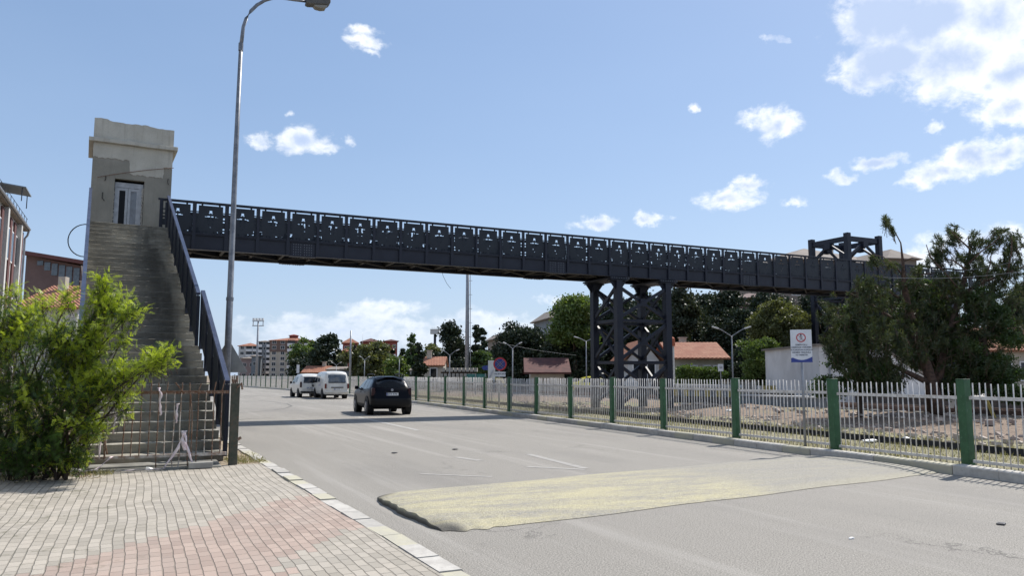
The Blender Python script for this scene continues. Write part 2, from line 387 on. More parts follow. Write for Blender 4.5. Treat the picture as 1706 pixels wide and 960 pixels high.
# ---- pavement of concrete pavers
PZ = 0.10
def _pav(t, b):
    o = t.obj(); x, y, z = t.sep(o)
    wob = t.m('MULTIPLY', t.m('SUBTRACT', t.noise(t.vm('MULTIPLY', o, (0.8,0.55,1)), 0.8, 1, 0.4), 0.5), 0.12)
    wob2 = t.m('MULTIPLY', t.m('SUBTRACT', t.noise(o, 4.5, 2, 0.5), 0.5), 0.022)
    xx = t.m('ADD', t.m('ADD', x, wob), wob2); yy = t.m('ADD', y, t.m('MULTIPLY', wob2, 1.2))
    cw, ch = 0.096, 0.19
    xc = t.m('DIVIDE', xx, cw); ci = t.m('FLOOR', xc)
    par = t.m('FLOORED_MODULO', ci, 2.0)
    rj = t.new('ShaderNodeTexWhiteNoise', noise_dimensions='1D'); t.put(rj.inputs['W'], ci)
    yc = t.m('ADD', t.m('DIVIDE', yy, ch), t.m('ADD', t.m('MULTIPLY', par, 0.5), t.m('MULTIPLY', rj.outputs[0], 0.16))); ri = t.m('FLOOR', yc)
    fxr, fyr = t.m('FRACT', xc), t.m('FRACT', yc)
    ex = t.m('MULTIPLY', t.m('MINIMUM', fxr, t.m('SUBTRACT', 1.0, fxr)), cw)
    ey = t.m('MULTIPLY', t.m('MINIMUM', fyr, t.m('SUBTRACT', 1.0, fyr)), ch)
    e = t.m('MINIMUM', t.m('MULTIPLY', ex, 0.85), ey)
    wide = t.step(t.noise(o, 2.4, 4, 0.6), 0.45, 0.75)
    joint = t.m('SUBTRACT', 1.0, t.step(t.m('SUBTRACT', e, t.m('MULTIPLY', wide, 0.0025)), 0.0016, 0.0055))
    wn = t.new('ShaderNodeTexWhiteNoise', noise_dimensions='3D'); t.put(wn.inputs['Vector'], t.comb(ci, ri, 0.0))
    r1 = wn.outputs['Value']
    # the red field: paver by paver, so its edge is stepped
    X0 = t.m('MULTIPLY', ci, cw); Y0 = t.m('MULTIPLY', ri, ch)
    s_ = t.m('SUBTRACT', Y0, t.m('MULTIPLY', X0, 1.15))      # diagonal coordinate
    s_ = t.m('ADD', s_, t.m('MULTIPLY', t.m('SUBTRACT', r1, 0.5), 0.12))
    red = t.m('MULTIPLY', t.m('LESS_THAN', s_, 8.15), t.m('GREATER_THAN', s_, 5.0))
    s2 = t.m('ADD', Y0, t.m('MULTIPLY', X0, 0.9))
    red = t.m('MULTIPLY', red, t.m('SUBTRACT', 1.0, t.m('MULTIPLY', t.m('GREATER_THAN', s2, 7.55), t.m('LESS_THAN', s_, 5.6))))
    red2 = t.m('MULTIPLY', t.m('GREATER_THAN', s_, 12.2), t.m('LESS_THAN', s_, 14.4))
    grey = t.mixc(r1, (0.27,0.243,0.20), (0.385,0.345,0.288))
    pink = t.mixc(r1, (0.275,0.205,0.168), (0.375,0.287,0.236))
    col = t.mixc(red, grey, pink)
    col = t.mixc(t.m('MULTIPLY', t.step(t.noise(o, 1.3, 6, 0.65), 0.40, 0.75), 0.4), col, (0.31,0.285,0.25))
    col = t.mixc(t.m('MULTIPLY', t.step(t.noise(o, 60, 3, 0.7), 0.4, 0.75), 0.25), col, (0.22,0.21,0.19))
    dirt = t.m('MULTIPLY', t.step(t.noise(t.vm('ADD', o, (3,1,0)), 1.1, 5, 0.7), 0.46, 0.62), t.step(t.m('MULTIPLY', x, -1.0), -1.2, 1.2))
    jc = t.mixc(dirt, (0.15,0.132,0.105), (0.05,0.05,0.03))
    col = t.mixc(t.m('MULTIPLY', joint, 0.6), col, jc)
    blot = t.m('MULTIPLY', t.m('MULTIPLY', dirt, t.step(t.noise(o, 6, 5, 0.75), 0.52, 0.64)), 0.8)
    col = t.mixc(blot, col, (0.085,0.08,0.045))
    t.put(b.inputs['Base Color'], col); b.inputs['Roughness'].default_value = 0.88
    hgt = t.m('ADD', t.m('MULTIPLY', joint, -1.0), t.m('ADD', t.m('MULTIPLY', r1, 0.35), t.m('MULTIPLY', t.noise(o, 60, 3, 0.7), 0.15)))
    t.put(b.inputs['Normal'], t.bump(hgt, 0.009))
PAV = mat('concrete_pavers', _pav)
g = MB(); vs = []; YP = [-8+i*0.4 for i in range(int((14.45+8)/0.4)+1)]+[14.6]
NXP = 40
for Y in YP:
    xr = kx(Y)-0.22
    for k in range(NXP+1):
        x = -16+(xr+16)*(k/NXP)**0.8
        vs.append((x, Y, PZ+0.008*sin(x*1.7+Y*0.6)+0.006*sin(Y*2.1-x)-0.004*(k == NXP)))
g.v = vs; g.f = [(i*(NXP+1)+j, i*(NXP+1)+j+1, (i+1)*(NXP+1)+j+1, (i+1)*(NXP+1)+j) for i in range(len(YP)-1) for j in range(NXP)]; g.mi = [0]*len(g.f)
struct(g.build('pavement', PAV, smooth=True))
# bare earth beside and below the stairs, and on up the left side of the road
EARTH = pmat('bare_dry_earth', (0.34,0.27,0.19), (0.20,0.16,0.11), 4, 0.95, bump=0.02, bscale=30, c3=(0.40,0.34,0.26))
g = MB(); vs = []; YE = [14.55]+[15+i*2 for i in range(24)]+[70,90,130,200]
for Y in YE:
    xr = kx(min(Y, 60))-0.2-(max(0, Y-60))*0.12
    for k, x in enumerate([-40,-16,-8,-3,0,1.2,xr]): vs.append((x-(max(0, Y-60))*0.12*(k < 6), Y, 0.085+0.01*sin(3*x+Y)))
g.v = vs; g.f = [(i*7+j, i*7+j+1, (i+1)*7+j+1, (i+1)*7+j) for i in range(len(YE)-1) for j in range(6)]; g.mi = [0]*len(g.f)
struct(g.build('bare_earth', EARTH))

# ---- kerbs
KW = pmat('kerb_white', (0.46,0.44,0.40), (0.36,0.34,0.31), 6, 0.9, bump=0.004, bscale=30, c3=(0.36,0.34,0.31))
KY = pmat('kerb_faded_yellow', (0.41,0.385,0.29), (0.37,0.35,0.285), 5, 0.9, bump=0.004, bscale=30, c3=(0.40,0.38,0.32))
KB = pmat('kerb_bare_concrete', (0.39,0.37,0.335), (0.32,0.305,0.28), 6, 0.9, bump=0.004, bscale=30)
def kerb(name, xf, y0, y1, L, wd, ztop, out, seq, gap=0.012):
    g = MB(); Y = y0; i = 0
    while Y < y1:
        n = max(1, int(1+(Y-30)/25)) if Y > 30 else 1
        Y2 = Y+L*n-gap; xa, xb = xf(Y), xf(Y2)
        j = rnd.uniform(-0.012, 0.012); dz = rnd.uniform(-0.008, 0.008); dz2 = dz+rnd.uniform(-0.01, 0.01); c = 0.018*out
        P = []
        for (xx, yy, d_) in ((xa, Y, dz), (xb, Y2, dz2)):
            P += [(xx+j, yy, -0.05), (xx+j, yy, ztop+d_-0.02), (xx+j+c, yy, ztop+d_), (xx+j+wd*out, yy, ztop+d_), (xx+j+wd*out, yy, -0.05)]
        g.add(P, [(4,3,2,1,0),(5,6,7,8,9)]+[(k, k+1, k+6, k+5) for k in range(4)], seq[i % len(seq)] if rnd.random() > 0.12 else rnd.randrange(3))
        Y += L*n; i += 1
    return struct(g.build(name, [KW, KY, KB]))
kerb('kerb', kx, 1.5, 60, 0.5, 0.21, PZ+0.005, -1, [0,0,1,1,0,2,0,0,1])
kerb('kerb', lambda Y: fx(Y)-0.42, -6, 132, 0.82, 0.24, 0.15, 1, [0,2,1,1,2,0,1,0])

# ---- the speed hump: a rough asphalt ridge painted yellow
def _hump(t, b):
    o = t.obj(); x, y, z = t.sep(o)
    fine = t.noise(o, 58, 3, 0.85); n = t.noise(t.vm('MULTIPLY', o, (0.35,1.9,1)), 1.6, 7, 0.75)
    n5 = t.noise(o, 14, 5, 0.75)
    base = t.mixc(t.step(fine, 0.3, 0.7), (0.14,0.13,0.115), (0.34,0.325,0.295))
    dark = t.m('MULTIPLY', t.m('SUBTRACT', 1.0, t.step(z, 0.02, 0.08)), t.m('SUBTRACT', 1.0, t.step(x, 0.15, 0.36)))  # left end: shade of the face painted in, plus its black bitumen edge
    yel = t.mixc(t.step(fine, 0.3, 0.7), (0.32,0.285,0.165), (0.54,0.485,0.30))
    # paint is thick on the left, a thin film further right
    fade = t.step(t.m('ADD', x, t.m('MULTIPLY', n, 1.4)), 5.2, 6.6)
    edge = t.step(t.m('ABSOLUTE', t.m('SUBTRACT', y, t.m('MULTIPLY_ADD', x, 0.11, -1.45))), 0.55, 0.15)
    amt = t.m('MULTIPLY', t.step(t.m('ADD', n, t.m('MULTIPLY', n5, 0.45)), 0.50, 0.95), t.m('SUBTRACT', 0.92, t.m('MULTIPLY', fade, 0.66)))
    amt = t.m('MAXIMUM', amt, t.m('MULTIPLY', t.m('MULTIPLY', edge, fade), 0.3))
    col = t.mixc(amt, base, yel)
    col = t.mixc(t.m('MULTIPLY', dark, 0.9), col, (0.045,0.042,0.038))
    t.put(b.inputs['Base Color'], col); b.inputs['Roughness'].default_value = 0.85
    t.put(b.inputs['Normal'], t.bump(t.m('ADD', fine, t.m('MULTIPLY', t.noise(o, 35, 3, 0.7), 1.1)), 0.010))
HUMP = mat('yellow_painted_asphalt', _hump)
hp = Vector((3.0, 9.3, 0.0)); g = MB(); NU, NV = 150, 44; vs = []
for i in range(NU+1):
    s = (i/NU)**1.6; X = s*9.35                     # from the left end to the far kerb
    y0 = -1.5+X*0.125+0.03*sin(X*2.3); y1 = 1.45+X*0.135+0.03*sin(X*1.7+1)
    if X < 0.7:                                     # rounded left end
        k = sqrt(max(0, 1-((0.7-X)/0.7)**2)); 
        y0 = y0*(0.88+0.12*k)+0.04*sin(X*23); y1 = y1*(0.72+0.28*k)
    for j in range(NV+1):
        v_ = j/NV; Y = y0+(y1-y0)*v_
        h = 0.098*max(0, 1-abs(2*v_-1)**2.6)**0.8*(1-0.35*s)
        if i == 0: h = -0.01
        elif X < 0.3: h *= min(1, (0.72+0.28*(X/0.30)**0.7+0.05*sin(Y*19)*(1-X/0.3)))
        vs.append((X+(0.10*(Y/1.5)**2-0.06+0.012*sin(Y*7)+0.008*sin(Y*19))*max(0, 1-X/1.2), Y, h+0.006))
g.v = vs; g.f = [(i*(NV+1)+j, (i+1)*(NV+1)+j, (i+1)*(NV+1)+j+1, i*(NV+1)+j+1) for i in range(NU) for j in range(NV)]; g.mi = [0]*len(g.f)
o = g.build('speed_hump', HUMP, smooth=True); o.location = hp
tag(o, 'low asphalt speed hump with worn yellow paint across the road', 'speed hump')

# ================================================================== ROADSIDE FENCE
YP0 = [5.9]+[on_fence(px) for px in (1605,1388,1225,1105,1020,951,894,849,808,773.5,742.5,715,694)]
while YP0[-1] < 135: YP0.append(YP0[-1]+3.0)
fence = thing('roadside_fence', (fx(YP0[1]), YP0[1], 0.1), 'long railing of white upright bars between square green posts along the far kerb', 'fence')
fo = Vector(fence.location)
pm = MB(); pm.box(-0.077,0.077,-0.077,0.077,-0.12,1.455); pm.box(-0.081,0.081,-0.081,0.081,1.458,1.47)
post0 = pm.build('post', GREEN, fence, bevel=0.006)
for i, Y in enumerate(YP0):
    o = post0 if i == 0 else post0.copy()
    if i: scene.collection.objects.link(o); o.parent = fence
    o.location = Vector((fx(Y), Y, 0.1+rnd.uniform(-0.02,0.025)))-fo
    o.rotation_euler = (rnd.uniform(-0.015,0.015), rnd.uniform(-0.012,0.012), radians(-4)+rnd.uniform(-0.04,0.04))
    if i == 2: o['label'] = 'green post standing between two long fence fields'
for i in range(len(YP0)-1):
    ya, yb = YP0[i]+0.10, YP0[i+1]-0.10
    a, b_ = Vector((fx(ya), ya, 0.1)), Vector((fx(yb), yb, 0.1)); d = b_-a; L = d.length
    far = i > 16; g = MB(); n = int(L/0.118); dz = rnd.uniform(-0.02, 0.02)
    for k in range(n):
        q = a+d*((k+0.6)/n); top = 1.42+dz+rnd.uniform(-0.012, 0.012); lean = rnd.gauss(0, 0.004)
        p0, p1 = q+Vector((0,0,0.03)), q+Vector((rnd.gauss(0,0.006), lean*3, top))
        if rnd.random() < 0.035:
            mid = q+Vector((0,0,1.16+dz)); p1 = mid+Vector((0, rnd.choice((-1,1))*0.11, 0.25))
            g.tube([p0-fo, mid-fo, p1-fo], 0.0115, 4 if far else 6)
        else: g.tube([p0-fo, p1-fo], 0.0115 if not far else 0.012, 4 if far else 6)
    pn = g.build('fence_panel', WHITEP, fence, smooth=not far)
    for zz, hh in ((1.17, 0.055), (0.115, 0.05)):
        r_ = MB(); r_.beam(a+Vector((0,0,zz+dz))-fo, b_+Vector((0,0,zz+dz*0.5))-fo, 0.032, hh); r_.build('rail', WHITEP, pn)
# ================================================================== THE FOOTBRIDGE
YN, YF, ZB, ZG, ZT = 28.85, 30.95, 5.97, 6.50, 7.68
PITCHB, XB0, NP = 1.065, 1.17+0.466-1.065, 43
XB1 = XB0+PITCHB*(NP-1)
br = thing('footbridge', (20, 29.9, ZB), 'long dark steel footbridge of plate girders with perforated railing plates crossing above the road', 'footbridge')
bo = Vector(br.location)
def rel(mb, o_): mb.v = [(x-o_[0], y-o_[1], z-o_[2]) for x, y, z in mb.v]; return mb
for Yc, s in ((YN, -1), (YF, 1)):
    g = MB(); g.box(XB0-0.1, XB1+0.1, Yc-0.008, Yc+0.008, ZB+0.02, ZG-0.02)
    g.box(XB0-0.1, XB1+0.1, Yc-0.11, Yc+0.11, ZB, ZB+0.02); g.box(XB0-0.1, XB1+0.1, Yc-0.07, Yc+0.07, ZG-0.02, ZG+0.005)
    rel(g, bo).build('girder', STEEL, br)
    g = MB(); g.box(XB0-0.1, XB1+0.1, Yc-0.045, Yc+0.045, ZT-0.06, ZT); rel(g, bo).build('top_rail', STEEL, br)
    g = MB(); g.box(XB0-0.1, XB1+0.1, Yc-0.03, Yc+0.03, ZG+0.03, ZG+0.07); rel(g, bo).build('foot_rail', STEEL, br)
g = MB(); g.box(XB0-0.1, XB1, YN+0.02, YF-0.02, ZB+0.36, ZB+0.42); rel(g, bo).build('deck', STEELB, br)
g = MB()
for k in range(NP):
    X = XB0+k*PITCHB; g.box(X-0.05, X+0.05, YN+0.02, YF-0.02, ZB+0.10, ZB+0.30)
    if k < NP-1 and k % 2 == 0 and k+2 < NP:
        g.beam((X, YN+0.1, ZB+0.07), (X+PITCHB*2, YF-0.1, ZB+0.07), 0.06, 0.05); g.beam((X, YF-0.1, ZB+0.125), (X+PITCHB*2, YN+0.1, ZB+0.125), 0.06, 0.05)
rel(g, bo).build('floor_beams', STEELB, br)
# posts (stiffeners that run up and carry the railing)
pp = MB(); pp.box(-0.045, 0.045, -0.055, 0.0, 0.02, ZT-ZB-0.06); pp.box(-0.06, 0.06, -0.065, -0.055, 0.02, ZG-ZB)
p0 = None
for Yc, s in ((YN-0.009, 1), (YF+0.009, -1)):
    for k in range(NP):
        if p0 is None: p0 = pp.build('post', STEEL, br); o = p0
        else: o = p0.copy(); scene.collection.objects.link(o); o.parent = br
        o.location = Vector((XB0+k*PITCHB, Yc, ZB))-bo; o.rotation_euler = (0, 0, 0 if s == 1 else pi)
# the perforated plate: a grid of small cells, the cut-outs left open
def plate_mesh(name, wd, ht, holes, nx, nz, th=0.006):
    solid = np.ones((nx, nz), bool)
    for i in range(nx):
        for j in range(nz):
            if holes((i+0.5)/nx*wd-wd/2, (j+0.5)/nz*ht): solid[i, j] = False
    g = MB(); xs = [wd*i/nx-wd/2 for i in range(nx+1)]; zs = [ht*j/nz for j in range(nz+1)]
    idx = lambda i, j, s: s*(nx+1)*(nz+1)+i*(nz+1)+j
    g.v = [(xs[i], s*th-th/2, zs[j]) for s in (0, 1) for i in range(nx+1) for j in range(nz+1)]
    for i in range(nx):
        for j in range(nz):
            if not solid[i, j]: continue
            g.f.append((idx(i,j,0), idx(i+1,j,0), idx(i+1,j+1,0), idx(i,j+1,0)))
            g.f.append((idx(i,j,1), idx(i,j+1,1), idx(i+1,j+1,1), idx(i+1,j,1)))
            for di, dj, a, b_ in ((-1,0,(i,j),(i,j+1)), (1,0,(i+1,j+1),(i+1,j)), (0,-1,(i+1,j),(i,j)), (0,1,(i,j+1),(i+1,j+1))):
                ii, jj = i+di, j+dj
                if not (0 <= ii < nx and 0 <= jj < nz) or not solid[ii, jj]:
                    g.f.append((idx(*a,0), idx(*a,1), idx(*b_,1), idx(*b_,0)))
    g.mi = [0]*len(g.f); return g
PW, PH = 0.975, 1.06
def holes(x, z):
    ax = abs(x); zt = PH-z
    # border slots round the plate
    if 0.012 < zt < 0.072 and (ax < 0.26 or 0.31 < ax < 0.455): return True
    if 0.402 < ax < 0.456 and (0.012 < zt < 0.27 or 0.31 < zt < 0.43 or 0.475 < zt < 0.53 or 0.60 < zt < 0.64): return True
    if 0.03 < z < 0.09 and (0.08 < ax < 0.15 or 0.19 < ax < 0.26): return True
    if 0.03 < z < 0.095 and 0.31 < ax < 0.46: return True
    if 0.39 < ax < 0.46 and 0.03 < z < 0.21: return True
    # middle ornament: a small diamond over a row of points, like an eight-pointed star in outline
    dz = z-0.60
    if ax*ax+(dz-0.19)**2 < 0.042**2: return True
    if 0.13 < abs(dz-0.02)+ax < 0.165 and abs(ax-0.07) < 0.045 and dz > 0: return True
    if abs(dz+0.1*ax-0.01) < 0.040*(1-ax/0.30) and 0.018 < ax < 0.24: return True
    if -0.13 < dz < -0.03 and abs(ax-0.050-(-0.03-dz)*0.4) < 0.026: return True
    if -0.27 < dz < -0.21 and 0.035 < ax < 0.095: return True
    if -0.36 < dz < -0.335 and ax < 0.03: return True
    return False
pg = plate_mesh('railing_panel', PW, PH, holes, 46, 50); q0 = None
for Yc in (YN-0.0, YF+0.0):
    for k in range(NP-1):
        if q0 is None: q0 = pg.build('railing_panel', STEELP, br, fix=False); o = q0
        else: o = q0.copy(); scene.collection.objects.link(o); o.parent = br
        o.location = Vector((XB0+(k+0.5)*PITCHB, Yc, ZG+0.055))-bo
# splice plates with their bolts
for k in (4, 14, 24, 34):
    for Yc, s in ((YN, -1), (YF, 1)):
        xm = XB0+(k+0.5)*PITCHB; g = MB()
        g.box(xm-0.42, xm+0.42, Yc+s*0.010, Yc+s*0.024, ZB+0.025, ZG-0.03); g.box(xm-0.48, xm+0.48, Yc-0.13, Yc+0.13, ZB-0.024, ZB-0.002)
        sp = rel(g, bo).build('splice_plate', STEEL, br)
        g = MB()
        for ix in range(8):
            x = xm+(-0.36+ix*0.085+(0.05 if ix > 3 else 0)+0.035)
            for iz in range(5): g.disc((x, Yc+s*0.032, ZB+0.06+iz*0.092), 0.016, 'Y', 0.018, 6)
            for yy in (-0.10, -0.05, 0.05, 0.10): g.disc((x, Yc+yy, ZB-0.033), 0.016, 'Z', 0.018, 6)
        rel(g, bo).build('bolts', BOLT, sp)
# a loose wire hanging below the deck
g = MB(); a = onY(736, 455, 30.0); g.tube([a+Vector((0,0,0.15)), a+Vector((0.05,0,-0.1)), a+Vector((0.22,0,-0.42)), a+Vector((0.42,0.05,-0.62))], 0.008, 5)
rel(g, bo).build('loose_wire', BLACKP, br)

# ---- steel support towers
def i_col(g, x, y, z0, z1, w_=0.30):
    g.box(x-w_/2, x+w_/2, y-w_/2, y-w_/2+0.025, z0, z1); g.box(x-w_/2, x+w_/2, y+w_/2-0.025, y+w_/2, z0, z1); g.box(x-0.02, x+0.02, y-w_/2+0.025, y+w_/2-0.025, z0, z1)
    g.box(x-w_/2, x-w_/2+0.02, y-w_/2+0.03, y+w_/2-0.03, z0+0.003, z1-0.003); 
def xbrace(tw, org, p, q, z0, z1, off):
    g = MB(); a, b_ = Vector((p[0],p[1],z0)), Vector((q[0],q[1],z1)); c_, d_ = Vector((p[0],p[1],z1)), Vector((q[0],q[1],z0)); o_ = Vector(off)
    g.beam(a+o_, b_+o_, 0.10, 0.13); g.beam(c_-o_, d_-o_, 0.10, 0.13)
    m_ = (a+b_)/2; g.cbox(m_, (0.34 if off[1] else 0.16, 0.34 if off[0] else 0.16, 0.34))
    return rel(g, org).build('cross_brace', STEEL, tw)
def support(x0, x1, label):
    y0, y1 = YN+0.06, YF-0.06; zt = ZB-0.06
    tw = thing('support_tower', ((x0+x1)/2, (y0+y1)/2, 0.0), label, 'bridge support'); org = Vector(tw.location)
    for (x, y) in ((x0,y0),(x1,y0),(x1,y1),(x0,y1)):
        g = MB(); i_col(g, x, y, 0.06, zt-0.1); c_ = rel(g, org).build('column', STEEL, tw)
        g = MB(); g.box(x-0.45, x+0.45, y-0.17, y+0.17, zt-0.1, zt-0.06); g.prism([(x-0.45, zt-0.1),(x-0.16, zt-0.48),(x+0.16, zt-0.48),(x+0.45, zt-0.1)], 'Y', y-0.02, y+0.02)
        rel(g, org).build('bracket', STEEL, c_)
        g = MB(); g.box(x-0.32, x+0.32, y-0.32, y+0.32, 0.0, 0.16); rel(g, org).build('footing', CONC, c_)
    for z in (4.05, 2.2):
        for p, q in (((x0,y0),(x1,y0)),((x0,y1),(x1,y1)),((x0,y0),(x0,y1)),((x1,y0),(x1,y1))):
            g = MB(); g.beam((*p,z), (*q,z), 0.11, 0.13); rel(g, org).build('strut', STEEL, tw)
    for za, zb in ((0.35,2.12),(2.3,3.97),(4.15,5.6)):
        for p, q, off in (((x0,y0),(x1,y0),(0,-0.055,0)),((x0,y1),(x1,y1),(0,0.055,0)),((x0,y0),(x0,y1),(0.055,0,0)),((x1,y0),(x1,y1),(0.055,0,0))):
            xbrace(tw, org, p, q, za, zb, off)
    g = MB(); 
    for x in (x0, x1): cbm = MB().box(x-0.5, x+0.5, y0-0.2, y1+0.2, ZB-0.098, ZB-0.03); rel(cbm, org).build('cap_beam', STEEL, tw)
    for x in (x0, x1):
        for yy in (y0-0.1, y0+0.1):
            for i in range(8): g.disc((x-0.44+i*0.125, yy-0.105, ZB-0.062), 0.018, 'Y', 0.03, 6)
    rel(g, org).build('cap_bolts', BOLT, tw)
    return tw
support(19.14, 21.78, 'dark steel lattice tower with crossed braces carrying the footbridge beyond the fence')
support(38.9, 41.5, 'dark steel lattice tower half hidden behind the big pine at the right')

# ---- the taller steel frame beyond the bridge
x0, x1, y0, y1, zt = 38.3, 41.0, 33.0, 35.75, 9.95
lf = thing('steel_frame_tower', ((x0+x1)/2, (y0+y1)/2, 0), 'unfinished tall steel frame with braced top rising behind the far end of the footbridge', 'steel frame'); org = Vector(lf.location)
for (x, y) in ((x0,y0),(x1,y0),(x1,y1),(x0,y1)):
    g = MB(); i_col(g, x, y, 0.05, zt+0.22, 0.30); rel(g, org).build('column', STEEL, lf)
for p, q in (((x0,y0),(x1,y0)),((x0,y1),(x1,y1)),((x0,y0),(x0,y1)),((x1,y0),(x1,y1))):
    for z in (zt-0.12, 6.3, 3.2):
        g = MB(); g.beam((*p,z), (*q,z), 0.16, 0.30 if z > 9 else 0.16); rel(g, org).build('strut', STEEL, lf)
    m_ = ((p[0]+q[0])/2, (p[1]+q[1])/2)
    g = MB()
    for e in (p, q): g.beam((*e, zt-1.25), (*m_, zt-0.3), 0.11, 0.13)
    g.cbox((*m_, zt-0.42), (0.4, 0.4, 0.35)); rel(g, org).build('knee_brace', STEEL, lf)
    for za, zb in ((0.3,3.1),(3.3,6.2),(6.4,8.4)): xbrace(lf, org, p, q, za, zb, (0,0.055,0) if p[1] == q[1] else (0.055,0,0))

# ================================================================== THE CONCRETE STAIRWAY
RZ = radians(2.99); ST0 = Vector((0.37, 14.9, PZ-0.01))
st = thing('concrete_stairway', ST0, 'long stained concrete stairway climbing to the footbridge behind the rusty railing', 'stairs', RZ)
HW, RISE, NS = 1.195, 6.45/38, 38
_rr = random.Random(2); nose = []; y = 0.35; z = 0.01
for k in range(NS):
    nose.append((y, z, z+RISE)); z += RISE
    y += 0.323+(0.45 if k in (12, 25) else 0)
YL = y-0.02
def _steps(t, b):
    o = t.obj(); x, yy, z = t.sep(o)
    n = t.noise(t.vm('MULTIPLY', o, (0.8,0.8,2.4)), 1.4, 7, 0.7); f = t.noise(o, 26, 4, 0.7)
    col = t.mixc(t.step(n, 0.32, 0.68), (0.34,0.315,0.255), (0.205,0.188,0.15))
    col = t.mixc(t.m('MULTIPLY', t.step(f, 0.45, 0.75), 0.4), col, (0.28,0.265,0.22))
    # rain stains: dark tongues down the risers; darkening grows right of the middle
    bl = t.step(t.noise(t.vm('MULTIPLY', t.vm('ADD', o, (0.3,0,0)), (1.1,0.16,0.16)), 1.0, 5, 0.55), 0.42, 0.58)
    right = t.step(x, -0.1, 0.55)
    col = t.mixc(t.m('MULTIPLY', t.m('MULTIPLY', bl, t.m('MULTIPLY_ADD', right, 0.55, 0.3)), 0.85), col, (0.05,0.047,0.04))
    # worn pale nosing
    zz = t.m('FRACT', t.m('DIVIDE', t.m('SUBTRACT', z, 0.0104), RISE))
    nz_ = t.m('MULTIPLY', t.m('MULTIPLY', t.m('GREATER_THAN', zz, 0.88), t.step(t.noise(o, 3.3, 5, 0.7), 0.45, 0.63)), t.m('SUBTRACT', 1.0, t.m('MULTIPLY', t.step(z, 1.2, 3.2), 0.8)))
    col = t.mixc(t.m('MULTIPLY', nz_, 0.75), col, (0.42,0.40,0.34))
    t.put(b.inputs['Base Color'], col); b.inputs['Roughness'].default_value = 0.93
    t.put(b.inputs['Normal'], t.bump(t.m('ADD', f, t.m('MULTIPLY', n, 2)), 0.012))
STEPM = mat('stained_step_concrete', _steps)
def stairz(yy):
    zz = 0.01
    for (ny, a, b_) in nose:
        if yy >= ny: zz = b_
    return zz
g = MB(); NX = 24; vs = []; rows = []
_rr = random.Random(5)
for k, (ny, a, b_) in enumerate(nose):
    ye = nose[k+1][0] if k < NS-1 else YL+0.05
    rows += [(ny+0.008, a), (ny, b_-0.03), (ny-0.006, b_-0.006), (ny+0.001, b_), (ye+0.008, b_+0.001)]
for (yy, zz) in rows:
    for i in range(NX+1): vs.append((-HW+2*HW*i/NX, yy+_rr.uniform(-0.005,0.005), zz+_rr.uniform(-0.003,0.002)))
g.v = vs; g.f = [(i*(NX+1)+j, i*(NX+1)+j+1, (i+1)*(NX+1)+j+1, (i+1)*(NX+1)+j) for i in range(len(rows)-1) for j in range(NX)]; g.mi = [0]*len(g.f)
g.build('steps', STEPM, st)
prof_ = [(0.36, -0.1)]+[p for k, (ny, a, b_) in enumerate(nose) for p in ((ny+0.02, a-0.01), (ny+0.02, b_-0.01))]+[(YL, 6.44), (YL, 6.05), (12.6, 5.65), (0.9, -0.1)]
g = MB()
def side_wall(xa, xb):
    n = len(prof_); 
    # built as a strip of quads below the steps (a saw-tooth top, a straight underside)
    under = lambda yy: max(-0.1, -0.1+(yy-0.9)*0.492)
    for k, (ny, a, b_) in enumerate(nose):
        ye = nose[k+1][0] if k < NS-1 else YL+0.05
        g.box(xa, xb, ny+0.02, ye+0.019, max(-0.1, under(ny)), b_-0.012)
side_wall(-HW+0.004, HW-0.004); g.build('stair_slab', CONCD, st)
g = MB(); g.box(-HW, HW, YL+0.04, 15.88, 6.2, 6.46); g.build('landing', CONCD, st)
g = MB(); g.box(-HW+0.05, HW-0.05, YL+0.3, 15.87, -0.1, 6.19)
g.box(-HW+0.1, HW-0.1, 8.1, 8.4, -0.1, 3.35); g.build('pier', CONCD, st)
def parapet(name, x, ya, za, yb, zb, h, mat_rail, lab=None):
    n = max(1, round((yb-ya)/1.1)); out = None
    g = MB()
    g.beam((x, ya, za), (x, yb, zb), 0.085, 0.06, up=(1,0,0) if False else (0,0,1))
    hr = g.build('handrail', mat_rail, st)
    for i in range(n):
        y0_, y1_ = ya+(yb-ya)*i/n, ya+(yb-ya)*(i+1)/n; z0_, z1_ = za+(zb-za)*i/n, za+(zb-za)*(i+1)/n
        # sloped plate with small slots, built as a sheared copy of the plate grid
        pg_ = plate_mesh('p', y1_-y0_-0.02, h, lambda a, b2: (abs(abs(a)-0.40) < 0.03 and (h-0.16 > b2 > h-0.42)) or (h-0.11 < b2 < h-0.06 and abs(a) < 0.36), 22, 26, 0.012)
        sl = (z1_-z0_)/(y1_-y0_)
        pg_.v = [(x+p[1], (y0_+y1_)/2+p[0], (z0_+z1_)/2-0.04-h+p[2]+sl*p[0]) for p in pg_.v]
        pl = pg_.build('parapet_panel', STEELP, st, fix=False)
    for i in range(n+1):
        yy = ya+(yb-ya)*i/n; zz = za+(zb-za)*i/n
        g = MB(); g.box(x-0.035, x+0.035, yy-0.04, yy+0.04, zz-h-0.22, zz-0.045); g.build('parapet_post', STEEL, st)
parapet('upper', HW-0.08, 4.3, 3.42, 13.55, 7.60, 1.12, RAILBLUE)
parapet('lower', HW-0.015, 0.12, 1.43, 4.1, 3.46, 1.10, RAILBLUE)
parapet('left', -HW-0.02, 0.1, 1.52, 13.55, 7.60, 1.12, RAILBLUE)
g = MB(); 
for k in range(3): g.beam((HW-0.05, 13.6, 7.58-k*0.45), (HW-0.05, 14.0, 7.58-k*0.45), 0.05)
g.build('landing_rail', STEEL, st)
